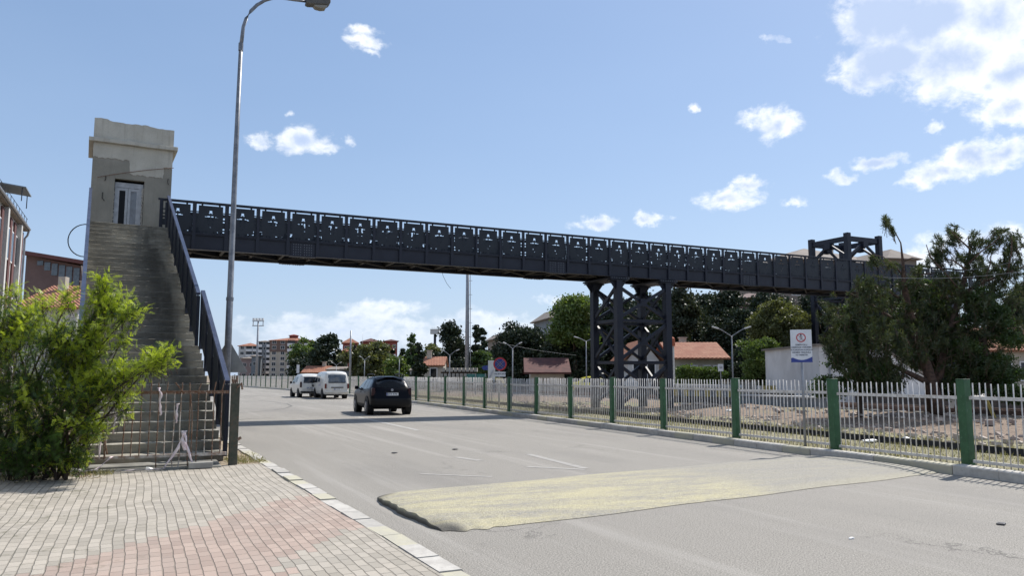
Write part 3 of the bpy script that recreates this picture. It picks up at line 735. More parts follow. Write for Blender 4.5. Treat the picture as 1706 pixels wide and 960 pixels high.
# black cable hanging in a loop outside the left side
g = MB(); pa = onY(146, 374, 27.0); pb = onY(144, 428, 26.0); cpts = []
for k in range(15):
    a = pi*k/14; c_ = (pa+pb)/2; hh = (pa.z-pb.z)/2
    cpts.append(Vector((c_.x-0.5*sin(a), pa.y+(pb.y-pa.y)*k/14, c_.z+hh*cos(a))))
cb = g.tube(cpts, 0.016, 6).build('hanging_cable', BLACKP, None, smooth=True)
tag(cb, 'black cable hanging in a loop beside the top of the stairs', 'cable')

# ---- the plastered lift tower at the head of the stairs
lt = thing('lift_tower', ST0+Vector((0.08-sin(RZ)*15.9, 15.9*cos(RZ), 0)), 'tall square lift shaft of half plastered concrete at the head of the stairs', 'lift tower', RZ)
def _plas(t, b):
    o = t.obj(); x, yy, z = t.sep(o)
    n = t.noise(o, 1.1, 6, 0.6); f = t.noise(o, 24, 5, 0.7)
    cream = t.mixc(t.step(n, 0.3, 0.7), (0.375,0.355,0.30), (0.47,0.45,0.385))
    grey = t.mixc(t.step(n, 0.35, 0.7), (0.205,0.195,0.162), (0.27,0.255,0.212))
    # ragged lower edge of the pale coat: high on the left, lower in the middle-right, high again at the right corner
    e = t.m('MULTIPLY', t.m('SUBTRACT', t.noise(t.vm('MULTIPLY', o, (1,1,0.4)), 3.4, 6, 0.65), 0.5), 0.9)
    lim = t.m('ADD', t.m('SUBTRACT', 9.25, t.m('MULTIPLY', t.m('GREATER_THAN', t.m('ADD', x, t.m('MULTIPLY', e, 0.3)), -0.13), 0.50)), t.m('MULTIPLY', t.m('GREATER_THAN', t.m('ADD', x, t.m('MULTIPLY', e, 0.2)), 1.0), 0.38))
    m_ = t.step(t.m('SUBTRACT', t.m('ADD', z, t.m('MULTIPLY', e, 0.42)), lim), -0.02, 0.02)
    col = t.mixc(m_, grey, cream)
    col = t.mixc(t.m('MULTIPLY', t.step(f, 0.45, 0.75), 0.3), col, (0.24,0.22,0.18))
    str_ = t.noise(t.vm('MULTIPLY', o, (5,5,0.35)), 1.0, 5, 0.6)
    col = t.mixc(t.m('MULTIPLY', t.step(str_, 0.52, 0.72), 0.3), col, (0.155,0.14,0.115))
    t.put(b.inputs['Base Color'], col); b.inputs['Roughness'].default_value = 0.95
    t.put(b.inputs['Normal'], t.bump(t.m('ADD', t.m('MULTIPLY', f, 0.5), t.m('ADD', t.m('MULTIPLY', m_, 1.2), n)), 0.02))
PLAS = mat('patchy_plaster', _plas)
W2, DP = 1.30, 2.35; dx0, dx1, dz0, dz1 = -0.56, 0.40, 6.44, 8.56
g = MB()
g.box(-W2, dx0, 0, 0.25, -0.1, 9.8); g.box(dx1, W2, 0, 0.25, -0.1, 9.8); g.box(dx0, dx1, 0, 0.25, dz1, 9.8); g.box(dx0, dx1, 0, 0.25, -0.1, dz0)
g.box(-W2, -W2+0.25, 0.25, DP, -0.1, 9.8); g.box(W2-0.25, W2, 0.25, DP, -0.1, 9.8); g.box(-W2+0.25, W2-0.25, DP-0.25, DP, -0.1, 9.8)
g.box(-W2+0.25, W2-0.25, 0.5, DP-0.25, 9.5, 9.79)
g.build('shaft_wall', PLAS, lt)
g = MB(); _rr = random.Random(11); n = 26; q = []
for i in range(n+1):
    a = -W2-0.01+(2*W2+0.02)*i/n; q.append((a, 10.63+0.012*sin(i*0.5)+_rr.uniform(-0.016, 0.012)+(0.05 if i < 5 else 0)-0.02*(i > 17)))
g.prism(q+[(W2+0.01, 9.94), (-W2-0.01, 9.94)], 'Y', -0.01, 0.16); g.box(-W2-0.01, -W2+0.15, 0.16, DP, 9.94, 10.66); g.box(W2-0.15, W2+0.01, 0.16, DP, 9.94, 10.60); g.box(-W2+0.15, W2-0.15, DP-0.15, DP, 9.94, 10.6)
g.build('roof_parapet', PLAS, lt)
g = MB(); n = 22; P = []
for i in range(n+1):
    a = -W2-0.15+(2*W2+0.30)*i/n; P.append((a, _rr.uniform(-0.012, 0.012)))
top_ = [(a, 9.94+d) for a, d in P]; bot_ = [(a, 9.80+d*0.7) for a, d in P][::-1]
g.prism(top_+bot_, 'Y', -0.16, 0.0); g.box(-W2-0.15, -W2, 0.0, DP+0.12, 9.80, 9.935); g.box(W2, W2+0.15, 0.0, DP+0.12, 9.80, 9.935); g.box(-W2, W2, 0.001, DP, 9.805, 9.93)
g.build('cornice', PLAS, lt, bevel=0.015)
DF = pmat('lift_door_steel', (0.36,0.37,0.38), (0.28,0.29,0.30), 6, 0.5, 0.2); FOAM = pmat('expanding_foam', (0.55,0.53,0.46), (0.30,0.28,0.25), 26, 0.95, bump=0.02)
dr = MB(); dr.box(dx0+0.02, dx1-0.02, 0.14, 0.20, dz1-0.28, dz1-0.1); dr.box(dx0+0.02, dx0+0.09, 0.14, 0.20, dz0, dz1-0.28); dr.box(dx1-0.15, dx1-0.06, 0.14, 0.20, dz0, dz1-0.28)
door = dr.build('lift_door', DF, lt)
xm = (dx0+0.09+dx1-0.15)/2
DARKG = pmat('black_door_glass', (0.008,0.009,0.011), rough=0.4, spec=0.12)
for xa, xb, gm in ((dx0+0.09, xm-0.006, DARKG), (xm+0.006, dx1-0.15, GLASSL)):  # right pane's paler colour stands in for sky reflected in the glass
    g = MB(); zt_ = dz1-0.29; g.box(xa, xa+0.08, 0.15, 0.19, dz0, zt_); g.box(xb-0.08, xb, 0.15, 0.19, dz0, zt_); g.box(xa+0.08, xb-0.08, 0.15, 0.19, zt_-0.1, zt_); g.box(xa+0.08, xb-0.08, 0.15, 0.19, dz0, dz0+0.12)
    g.build('door_leaf', DF, door)
    g = MB(); g.box(xa+0.08, xb-0.08, 0.165, 0.175, dz0+0.12, zt_-0.1); g.build('door_glass', gm, door)
g = MB(); _rr = random.Random(4)
for k in range(34):
    z_ = dz0+0.03+k*0.055; g.cbox((dx1-0.035+_rr.uniform(-0.01, 0.01), 0.12+_rr.uniform(-0.01, 0.03), z_), (_rr.uniform(0.03,0.07), 0.05, 0.06))
    if _rr.random() < 0.5: g.cbox((dx0+0.0+_rr.uniform(-0.01, 0.01), 0.11, z_), (0.03, 0.04, 0.05))
g.build('foam_joint', FOAM, lt)
g = MB(); g.box(dx0+0.001, dx1-0.001, 0.45, 0.5, dz0, dz1); g.build('dark_back_sheet', BLACKP, lt)  # black sheet behind the door makes the recess dark
g = MB(); g.tube([(-1.12, -0.05, 8.52), (-0.4, -0.07, 8.74), (0.5, -0.08, 8.98), (1.34, -0.10, 9.16)], 0.013, 6)
rb = g.build('rusty_rod', RUST, None); rb.location = lt.location; rb.rotation_euler = (0,0,RZ); tag(rb, 'thin rusty rod fixed slantwise across the front of the lift tower', 'metal rod')
g = MB(); g.tube([(-0.86,-0.02,8.62),(-0.85,-0.04,8.5),(-0.88,-0.03,8.42)], 0.012, 5); g.tube([(-0.92,-0.02,8.0),(-0.93,-0.05,7.8),(-0.86,-0.03,7.7)], 0.012, 5); g.tube([(1.18,-0.02,8.75),(1.16,-0.05,8.62),(1.2,-0.03,8.52)],0.012,5)
g.build('wall_hook', BLACKP, lt)

# ================================================================== RUSTY RAILING AT THE FOOT OF THE STAIRS
fd = Vector((2.27, 0.02, 0)).normalized(); fa = Vector((-3.3, 14.36, PZ)); fb = Vector((1.50, 14.42, PZ))
gr = thing('rusty_railing', fa, 'rusty half painted railing with bent bars closing off the foot of the concrete stairs', 'railing')
_rr = random.Random(21); L = (fb-fa).length
g = MB(); g.beam((0,0,1.265), (L,0.06,1.255), 0.05, 0.05); g.build('top_rail', RUST, gr)
g = MB(); g.beam((0,0,0.22), (L,0.06,0.21), 0.06, 0.05); g.build('bottom_rail', WORNW, gr)
g = MB(); g2 = MB(); x = 0.08
while x < L-0.1:
    b1, b2 = _rr.gauss(0, 0.012), _rr.gauss(0, 0.02); tgt = g2 if x < L*0.38 or _rr.random() < 0.35 else g
    if _rr.random() < 0.93:
        tgt.tube([(x,0.01,0.22),(x+b1,_rr.gauss(0.02,0.015),0.7),(x+b1*0.5,0.01,1.25)], 0.0095, 5)
        if _rr.random() < 0.4: tgt.tube([(x,0.01,0.2),(x+b1,0.03,0.02)], 0.0095, 5)
    if _rr.random() < 0.85: g.tube([(x,0.01,1.28),(x+b2,0.0,1.28+_rr.uniform(0.12,0.19))], 0.0095, 5)
    x += 0.125+_rr.uniform(-0.012, 0.012)
for bp in ([(L-0.75,0,1.28),(L-0.86,-0.02,1.42)],[(L-0.62,-0.02,1.23),(L-0.58,-0.04,0.9),(L-0.57,-0.02,0.25)],[(L-1.95,0,1.25),(L-1.98,-0.06,0.9),(L-1.88,-0.1,0.55),(L-1.86,-0.04,0.2)],[(L-1.80,0,1.23),(L-1.93,-0.05,0.8),(L-1.82,-0.08,0.28)]):
    gb = MB(); gb.tube(bp, 0.011, 5); gb.build('bent_bar', RUST, gr)
g.build('rusty_bars', RUST, gr); g2.build('painted_bars', WORNW, gr)
def ribbon(name, pts, w_, label, cat='plastic tape', group=None):
    g = MB(); _q = random.Random(len(label)+len(pts)); prev = None; P = [Vector(p) for p in pts]; dense = []
    for i in range(len(P)-1):
        for k in range(4): dense.append(P[i].lerp(P[i+1], k/4)+Vector((_q.gauss(0,0.006),_q.gauss(0,0.01),_q.gauss(0,0.004))))
    dense.append(P[-1])
    for i, p in enumerate(dense):
        a_ = 0.5*sin(i*0.8); s = Vector((cos(a_), sin(a_), 0.2*sin(i)))*w_/2*(0.75+0.25*cos(i*1.3)); d = Vector((0, 0.004, 0))
        g.v += [tuple(p-s), tuple(p+s), tuple(p+s+d), tuple(p-s+d)]
    n = len(dense)
    for i in range(n-1):
        for k in range(4): g.f.append((i*4+k, i*4+(k+1)%4, (i+1)*4+(k+1)%4, (i+1)*4+k))
    g.f += [(0,1,2,3), ((n-1)*4+3,(n-1)*4+2,(n-1)*4+1,(n-1)*4)]; g.mi = [0]*len(g.f)
    o = g.build(name, RIBBON, None, smooth=True); o.location = fa; return tag(o, label, cat, group)
ribbon('plastic_tape', [(L-1.12,-0.03,1.34),(L-1.08,-0.05,1.25),(L-1.08,-0.05,1.05),(L-1.07,-0.05,0.88)], 0.055, 'short pale tape knotted over the top rail of the rusty railing')
ribbon('plastic_tape', [(L-1.70,-0.03,1.18),(L-1.73,-0.05,0.95),(L-1.75,-0.05,0.60)], 0.05, 'pale tape strip hanging between the two bent bars of the rusty railing')
ribbon('plastic_tape', [(L-1.69,-0.03,1.17),(L-1.64,-0.05,1.0),(L-1.60,-0.05,0.82)], 0.06, 'shorter frayed tape end beside the longer strip on the rusty railing')
ribbon('plastic_tape', [(L-0.80,-0.03,1.08),(L-0.82,-0.04,0.9),(L-0.82,-0.04,0.75)], 0.05, 'narrow pale tape hanging alone right of the knotted one')
ribbon('plastic_tape', [(L-1.93,-0.05,1.24),(L-2.0,-0.06,0.9),(L-1.94,-0.08,0.55),(L-1.93,-0.07,0.22)], 0.045, 'long pinkish tape wound down a bent bar to the bottom rail')
ribbon('plastic_tape', [(L-0.69,-0.05,0.58),(L-0.78,-0.09,0.35),(L-0.98,-0.12,0.02)], 0.055, 'left leg of the tape tied in an inverted V near the post')
ribbon('plastic_tape', [(L-0.69,-0.06,0.58),(L-0.64,-0.09,0.35),(L-0.52,-0.12,0.02)], 0.055, 'right leg of the tape tied in an inverted V near the post')
ribbon('plastic_tape', [(L-0.69,-0.05,0.62),(L-0.72,-0.08,0.45),(L-0.66,-0.1,0.30)], 0.09, 'crumpled tape knot at the tip of the inverted V')
ribbon('plastic_tape', [(L-1.75,-0.05,0.24),(L-1.95,-0.10,0.06),(L-2.3,-0.16,0.02),(L-2.8,-0.2,0.02)], 0.05, 'loose tape trailing from the bottom rail onto the paving edge')
ribbon('plastic_tape', [(L-0.95,-0.17,0.02),(L-1.4,-0.14,0.025),(L-1.75,-0.2,0.02)], 0.04, 'flat tape lying along the edge of the paving under the railing')
POSTM = pmat('dull_green_post', (0.048,0.058,0.042), (0.085,0.08,0.06), 8, 0.8, c3=(0.13,0.075,0.045))
pt = thing('gate_post', (1.63, 14.62, PZ), 'square dull green post with rusty rods sticking out of its top beside the stairs', 'post')
g = MB(); g.box(-0.07, 0.07, -0.07, 0.07, -0.1, 1.40); g.build('shaft', POSTM, pt, bevel=0.008)
g = MB(); _rr = random.Random(9)
for k in range(9): a, b_ = _rr.uniform(-0.055,0.055), _rr.uniform(-0.055,0.055); g.tube([(a,b_,1.38),(a+_rr.gauss(0,0.015),b_,1.45+_rr.uniform(0,0.12))], 0.009, 5)
g.build('rusty_rods', RUST, pt)
g = MB(); g.tube([(0.02,-0.075,1.33),(0.09,-0.09,1.40),(0.11,-0.04,1.30)], 0.02, 6); g.tube([(0.06,-0.05,0.42),(0.12,-0.05,0.46)], 0.026, 6); g.build('hinge', RUST, pt)
g = MB(); g.box(-2.6, 1.42, 14.28, 14.75, 0.02, 0.125); g.box(-0.6, 1.4, 14.5, 15.0, 0.02, 0.16)
o = struct(g.build('concrete_sill', CONCD, None, bevel=0.02))
g = MB(); g.cbox((0,0,0.05), (0.38,0.16,0.1)); o = g.build('concrete_block', CONC, None, bevel=0.01); o.location = (1.08, 14.24, PZ); tag(o, 'loose grey concrete block under the rusty railing near the post', 'block')
# ================================================================== STREET LAMP ON THE LEFT
lp = Vector((2.02, 20.0, 0.09)); sl_ = thing('street_lamp', lp, 'tall galvanised street lamp with curved arm standing right of the stairs', 'street lamp')
g = MB(); g.tube([(0,0,0),(0,0,3.4),(0.0,0,3.41),(0.0,0,7.0),(0.02,0,9.8)], [0.086,0.078,0.072,0.06,0.048], 14); g.build('pole', POLE, sl_, smooth=True)
g = MB(); g.tube([(0,0,3.36),(0,0,3.44)], 0.088, 14); g.tube([(0.02,0,9.7),(0.02,0,9.9)], 0.06, 12); g.build('collar', POLE, sl_)
arm = [(0.02,0,9.8),(0.05,0,10.2)]
cx_, cz_, R_ = 1.12, 10.12, 1.08
arm += [(cx_-R_*cos(radians(a)), 0, cz_+R_*1.12*sin(radians(a))) for a in (10,22,34,46,58,70,80)]
arm += [(1.30,0,11.33),(1.62,0,11.36)]
g = MB(); g.tube(arm, [0.047]*2+[0.043]*4+[0.038]*(len(arm)-6), 10); g.build('arm', POLE, sl_, smooth=True)
HEADM = pmat('lamp_head_grey', (0.075,0.075,0.07), (0.10,0.095,0.085), 8, 0.6); LENS = pmat('lamp_lens', (0.20,0.19,0.16), rough=0.15)
g = MB(); pr = [(1.58,11.27),(1.62,11.47),(1.72,11.55),(2.12,11.57),(2.22,11.50),(2.22,11.40),(2.16,11.33),(1.66,11.25)]
g.prism(pr, 'Y', -0.13, 0.13); hd = g.build('lamp_head', HEADM, sl_, bevel=0.03)
g = MB(); g.prism([(1.78,11.27),(2.14,11.33),(2.10,11.23),(1.98,11.20),(1.84,11.21)], 'Y', -0.11, 0.11); g.build('lens', LENS, hd, bevel=0.02)
g = MB(); g.box(-0.05,0.05,-0.105,-0.09,0.5,0.95); g.build('service_door', POLE, sl_)
SB = pmat('sign_back_zinc', (0.20,0.21,0.21), (0.26,0.27,0.27), 3, 0.5, 0.3)
ts = thing('triangular_sign', lp+Vector((0.02,0.11,1.62)), 'grey back of a triangular road sign fixed to the tall lamp pole', 'road sign', radians(-14))
g = MB(); r_ = 0.46; g.prism([(-r_,0),(r_,0),(r_-0.02,0.06),(0.03,0.76),(-0.03,0.76),(-r_+0.02,0.06)], 'Y', 0, 0.012); g.build('plate', SB, ts)
g = MB(); g.box(-0.12,0.12,-0.012,0,0.2,0.235); g.box(-0.12,0.12,-0.012,0,0.45,0.485); g.build('bracket', LSTEEL, ts)

# ================================================================== SIGNS BY THE FENCE
BLUE = pmat('sign_blue', (0.025,0.045,0.22), rough=0.5); REDS = pmat('sign_red', (0.42,0.03,0.035), rough=0.5); SGW = pmat('sign_white', (0.60,0.62,0.66), (0.54,0.56,0.60), 5, 0.5)
Ys = on_fence(1345); sp_ = Vector((fx(Ys)-0.13, Ys, 0.13))
ws = thing('warning_sign', sp_, 'white sign with no walking symbol and blue lower edge on a fence post', 'sign', -radians(25.73+20)+pi*0)
g = MB(); g.tube([(0,0.03,0),(0,0.03,2.3)], 0.028, 8); g.build('post', LSTEEL, ws, smooth=True)
dS = (Vector((sp_.x, sp_.y, 0)).length)*cos(atan2(1345-853, FPX)); zt_, zb_ = Zat(549.5, dS)-0.13, Zat(604, dS)-0.13; hw_ = 0.215; hs = zt_-zb_
g = MB(); g.box(-hw_, hw_, -0.012, 0.0, zb_, zt_); bd = g.build('board', SGW, ws, bevel=0.003)
n = 12; pl = [(-hw_, 0.0)]+[(hw_, 0.0)]+[(hw_, hs*0.17)]+[(hw_-2*hw_*k/n, hs*(0.17-0.10*sin(pi*k/n)+0.0*k)) for k in range(1, n)]+[(-hw_, hs*0.13)]
g = MB(); g.prism([(a, b_+zb_) for a, b_ in pl], 'Y', -0.0165, -0.0125); g.build('blue_edge', BLUE, bd)
zc = zt_-hs*0.245
g = MB(); g.disc((0,-0.0145,zc), 0.098, 'Y', 0.004, 28, 0, 0.078); g.beam((-0.062,-0.0148,zc+0.062), (0.062,-0.0148,zc-0.062), 0.004, 0.014, up=(0,1,0)); g.build('red_ring', REDS, bd)
g = MB(); g.disc((0.0,-0.0135,zc+0.056), 0.016, 'Y', 0.003, 12); g.beam((0.0,-0.0135,zc+0.04),(-0.002,-0.0135,zc-0.012),0.003,0.030,up=(0,1,0)); g.beam((-0.002,-0.0135,zc-0.01),(0.030,-0.0135,zc-0.068),0.003,0.013,up=(0,1,0)); g.beam((-0.002,-0.0135,zc-0.01),(-0.030,-0.0135,zc-0.068),0.003,0.013,up=(0,1,0)); g.beam((0.0,-0.0135,zc+0.034),(-0.036,-0.0135,zc+0.004),0.003,0.010,up=(0,1,0)); g.beam((0.0,-0.0135,zc+0.034),(0.034,-0.0135,zc+0.008),0.003,0.010,up=(0,1,0))
g.build('walking_figure', TEXTD, bd)
for k, s_ in enumerate(('DEMİRYOLU', 'ÜZERİNDE YÜRÜMEK', 'VE KARŞIDAN KARŞIYA', 'GEÇMEK TEHLİKELİ', 'VE YASAKTIR')):
    text_obj('lettering', s_, 0.042, TEXTD, bd, (0, -0.0135, zt_-hs*(0.465+k*0.078)), (pi/2, 0, 0), bold=0.0008)

Ys = on_fence(829)+0.6; q = Vector((fx(Ys)+0.35, Ys, 0.1)); dS = q.x*sin(A)+q.y*cos(A)
rs = thing('no_stopping_sign', q, 'round red and blue no stopping sign above a small white plate behind the fence', 'road sign', -A-radians(-2))
g = MB(); g.tube([(-0.04,0.04,0),(-0.04,0.04,Zat(600, dS))], 0.035, 8); g.build('post', LSTEEL, rs, smooth=True)
zc = Zat(607, dS)-0.1; g = MB(); g.disc((0,0,zc), 0.30, 'Y', 0.02, 32); rd = g.build('disc', BLUE, rs)
g = MB(); g.disc((0,-0.013,zc), 0.298, 'Y', 0.006, 32, 0, 0.235)
for s in (-1, 1): g.beam((-0.17,-0.013,zc-0.17*s),(0.17,-0.013,zc+0.17*s),0.006,0.06,up=(0,1,0))
g.build('red_cross', REDS, rd)
g = MB()
for s in (-1, 1):
    for e in (-1, 1):
        o_ = Vector((-s*0.707, 0, 0.707))*0.040*e; g.beam(Vector((-0.165,-0.0135,zc-0.165*s))+o_, Vector((0.165,-0.0135,zc+0.165*s))+o_, 0.005, 0.012, up=(0,1,0))
g.build('white_edge', SGW, rd)
g = MB(); g.box(-0.25,0.25,-0.01,0.0,zc-0.56,zc-0.34); pb_ = g.build('small_plate', SGW, rs)
text_obj('lettering', 'YOL BOYUNCA', 0.074, TEXTD, pb_, (0,-0.012,zc-0.44), (pi/2,0,0), bold=0.002)
YEL = pmat('dirty_yellow_foil', (0.52,0.42,0.14), (0.40,0.33,0.17), 9, 0.6)
g = MB(); g.beam((0.06,-0.03,zc-0.62),(0.24,-0.05,zc-1.0),0.02,0.10); g.cbox((-0.05,-0.03,zc-0.66),(0.34,0.03,0.10)); o = g.build('plastic_bag', YEL, None, bevel=0.01)
o.location = q; o.rotation_euler = (0,0,-A); tag(o, 'torn yellow plastic hanging under the small white sign plate', 'plastic')
# ================================================================== VEHICLES
def curve(pts, z):
    if z <= pts[0][0]: return pts[0][1]
    for (a, xa), (b, xb) in zip(pts, pts[1:]):
        if z <= b:
            u = (z-a)/(b-a); return xa+(xb-xa)*u
    return pts[-1][1]
def car_body(P):
    """closed dense shell; x across, y forward from the rear, z up"""
    NA, NB, NC = 26, 64, 34; zb, H = P['zb'], P['H']
    vid = {}; vs = []; fs = []
    def pos(a, b, c):
        z = zb+(H-zb)*c
        yr, yf = curve(P['rear'], z), curve(P['front'], z)
        y = yr+(yf-yr)*b; w_ = curve(P['half'], z)
        k = abs(2*b-1); pl = (1-k**P.get('pn', 7))**(1/3.2) if k < 1 else 0
        w_ = w_*(P.get('endw', 0.84)+(1-P.get('endw', 0.84))*pl)
        x = (2*a-1); x = x*w_
        # roof crown
        z -= P.get('crown', 0.05)*(c**6)*(abs(2*a-1)**2.5)+P.get('rfall', 0.05)*(c**8)*(k**4)
        # a bowed back and nose
        bow = 0.07*(1-(2*a-1)**2)
        y += -bow if b < 0.02 else (bow if b > 0.98 else 0)
        return (x, y, z)
    def V(i, j, k):
        key = (i, j, k)
        if key not in vid: vid[key] = len(vs); vs.append(pos(i/NA, j/NB, k/NC))
        return vid[key]
    for i in range(NA):
        for j in range(NB):
            fs.append((V(i,j,0),V(i,j+1,0),V(i+1,j+1,0),V(i+1,j,0))); fs.append((V(i,j,NC),V(i+1,j,NC),V(i+1,j+1,NC),V(i,j+1,NC)))
    for i in range(NA):
        for k in range(NC):
            fs.append((V(i,0,k),V(i+1,0,k),V(i+1,0,k+1),V(i,0,k+1))); fs.append((V(i,NB,k),V(i,NB,k+1),V(i+1,NB,k+1),V(i+1,NB,k)))
    for j in range(NB):
        for k in range(NC):
            fs.append((V(0,j,k),V(0,j,k+1),V(0,j+1,k+1),V(0,j+1,k))); fs.append((V(NA,j,k),V(NA,j+1,k),V(NA,j+1,k+1),V(NA,j,k+1)))
    vs = np.array(vs); F = np.array(fs)
    for _ in range(P.get('smooth', 3)):
        acc = np.zeros_like(vs); cnt = np.zeros(len(vs))
        for a, b in ((0,1),(1,2),(2,3),(3,0)):
            np.add.at(acc, F[:, a], vs[F[:, b]]); np.add.at(acc, F[:, b], vs[F[:, a]]); np.add.at(cnt, F[:, a], 1); np.add.at(cnt, F[:, b], 1)
        vs = vs*0.4+acc/cnt[:, None]*0.6
    return vs, F
def inpoly(p, poly):
    x, y = p; r = False; n = len(poly)
    for i in range(n):
        (xa, ya), (xb, yb) = poly[i], poly[(i+1) % n]
        if (ya > y) != (yb > y) and x < (xb-xa)*(y-ya)/(yb-ya)+xa: r = not r
    return r
def vehicle(name, loc, rz, label, cat, P, paint, group=None):
    tg = thing(name, loc, label, cat, rz, group)
    vs, F = car_body(P); parts = {}
    cen = vs[F].mean(1); e1 = vs[F[:,2]]-vs[F[:,0]]; e2 = vs[F[:,3]]-vs[F[:,1]]; nn = np.cross(e1, e2); nn /= np.linalg.norm(nn, axis=1)[:, None]+1e-9
    for fi, f in enumerate(F):
        c_, n_ = cen[fi], nn[fi]; key = 'body'
        for (pn, face, poly, m_) in P['panels']:
            ok = (face == 'L' and c_[0] < 0 and abs(n_[0]) > 0.45) or (face == 'R' and c_[0] > 0 and abs(n_[0]) > 0.45) or (face == 'S' and abs(n_[0]) > 0.45) or (face == 'B' and c_[1] < P['L']*0.3 and abs(n_[1]) > 0.35) or (face == 'F' and c_[1] > P['L']*0.45 and (abs(n_[1]) > 0.25))
            if not ok: continue
            uv_ = (c_[1], c_[2]) if face in 'LRS' else (c_[0], c_[2])
            if inpoly(uv_, poly): key = pn+('_L' if face == 'S' and c_[0] < 0 else ''); break
        parts.setdefault(key, []).append(fi)
    mats = {p[0]: p[3] for p in P['panels']}; body = None
    for key in ['body']+[k for k in parts if k != 'body']:
        idx = parts[key]; used = sorted(set(F[idx].ravel().tolist())); mp = {u: i for i, u in enumerate(used)}
        me = bpy.data.meshes.new(key); me.from_pydata([tuple(vs[u]) for u in used], [], [tuple(mp[q] for q in F[i]) for i in idx])
        base = key.replace('_L', ''); nm = ''.join(ch for ch in base if not ch.isdigit()).strip('_')
        me.materials.append(paint if key == 'body' else mats[base]); me.shade_smooth()
        o = bpy.data.objects.new(nm, me); scene.collection.objects.link(o); o.parent = tg
        if key == 'body': body = o
    R = P['wr']; hw = P['half'][1][1]
    for yw in P['wheels']:
        for s in (-1, 1):
            g = MB(); g.disc((s*(hw-0.115), yw, R+0.03), R+0.075, 'X', 0.262, 28); arch = g.build('wheel_arch', BLACKP, tg, bevel=0.01)
            g = MB(); g.disc((0,0,0), R, 'X', 0.20, 28); wh = g.build('wheel', RUBBER, tg, bevel=0.03); wh.location = (s*(hw-0.08), yw, R)
            g = MB(); g.disc((s*0.10,0,0), R*0.62, 'X', 0.02, 20)
            for k in range(5):
                a = 2*pi*k/5; g.cbox((s*0.114, cos(a)*R*0.34, sin(a)*R*0.34), (0.02, 0.07, R*0.5), 0, Matrix.Rotation(-a+pi/2, 3, 'X'))
            g.build('rim', P.get('rim', HUBD), wh)
    return tg, body
def plate(tg, x, y, z, txt, w_=0.5):
    g = MB(); g.box(x-w_/2, x+w_/2, y-0.012, y, z-0.055, z+0.055); pl = g.build('number_plate', PLATEW, tg)
    text_obj('plate_lettering', txt, 0.10, TEXTD, pl, (x, y-0.0135, z), (pi/2,0,0), bold=0.002)
    g = MB(); g.box(x-w_/2+0.004, x-w_/2+0.045, y-0.0135, y-0.0125, z-0.05, z+0.05); g.build('blue_band', BLUE, pl)
NAVY = pmat('dark_navy_car_paint', (0.003,0.0035,0.007), rough=0.3, coat=0.0, spec=0.12)
CREAMP = pmat('white_van_paint', (0.62,0.61,0.57), (0.55,0.54,0.50), 3, 0.35, coat=0.5)
TAILR = pmat('tail_lamp_red', (0.028,0.004,0.006), rough=0.3, spec=0.3); TAILD = pmat('tail_lamp_dark', (0.12,0.02,0.02), rough=0.2)
# dark SUV seen from behind
P = dict(L=4.3, H=1.60, zb=0.30, rear=[(0.3,0.16),(0.42,0.04),(0.62,0.0),(0.78,0.05),(1.0,0.10),(1.12,0.16),(1.3,0.30),(1.5,0.46),(1.6,0.62)],
         front=[(0.3,4.14),(0.5,4.28),(0.8,4.27),(0.95,4.12),(1.05,3.55),(1.12,3.18),(1.3,2.86),(1.5,2.45),(1.6,2.15)],
         half=[(0.3,0.86),(0.45,0.905),(0.85,0.91),(1.0,0.89),(1.1,0.845),(1.35,0.74),(1.55,0.63),(1.6,0.58)], pn=6, endw=0.80, crown=0.05, smooth=3, wr=0.345, wheels=(0.80, 3.46), rim=RIM,
         panels=[('side_window1','S',[(0.42,1.10),(0.50,1.36),(0.72,1.44),(1.12,1.46),(1.06,1.08)],GLASS),('side_window2','S',[(1.16,1.07),(1.20,1.47),(1.80,1.47),(1.86,1.05)],GLASS),
                 ('side_window3','S',[(1.96,1.05),(1.94,1.46),(2.36,1.44),(2.86,1.04)],GLASS),
                 ('rear_window','B',[(-0.64,1.12),(-0.54,1.47),(0.54,1.47),(0.64,1.12)],GLASS),('windscreen','F',[(-0.72,1.10),(-0.56,1.50),(0.56,1.50),(0.72,1.10)],GLASS),
                 ('bumper','B',[(-0.95,0.29),(-0.95,0.70),(0.95,0.70),(0.95,0.29)],BLACKP),('front_bumper','F',[(-0.95,0.29),(-0.95,0.5),(0.95,0.5),(0.95,0.29)],BLACKP),
                 ('sill','S',[(0.3,0.28),(0.3,0.44),(4.0,0.44),(4.0,0.28)],BLACKP)])
q = D(654, 32.4, 0.0); suv_h = radians(90+21)-pi/2
suv, _ = vehicle('suv_car', q, radians(-25.73+21)+0.0, 'black SUV with roof rails driving away on the right side of the road', 'car', P, NAVY)
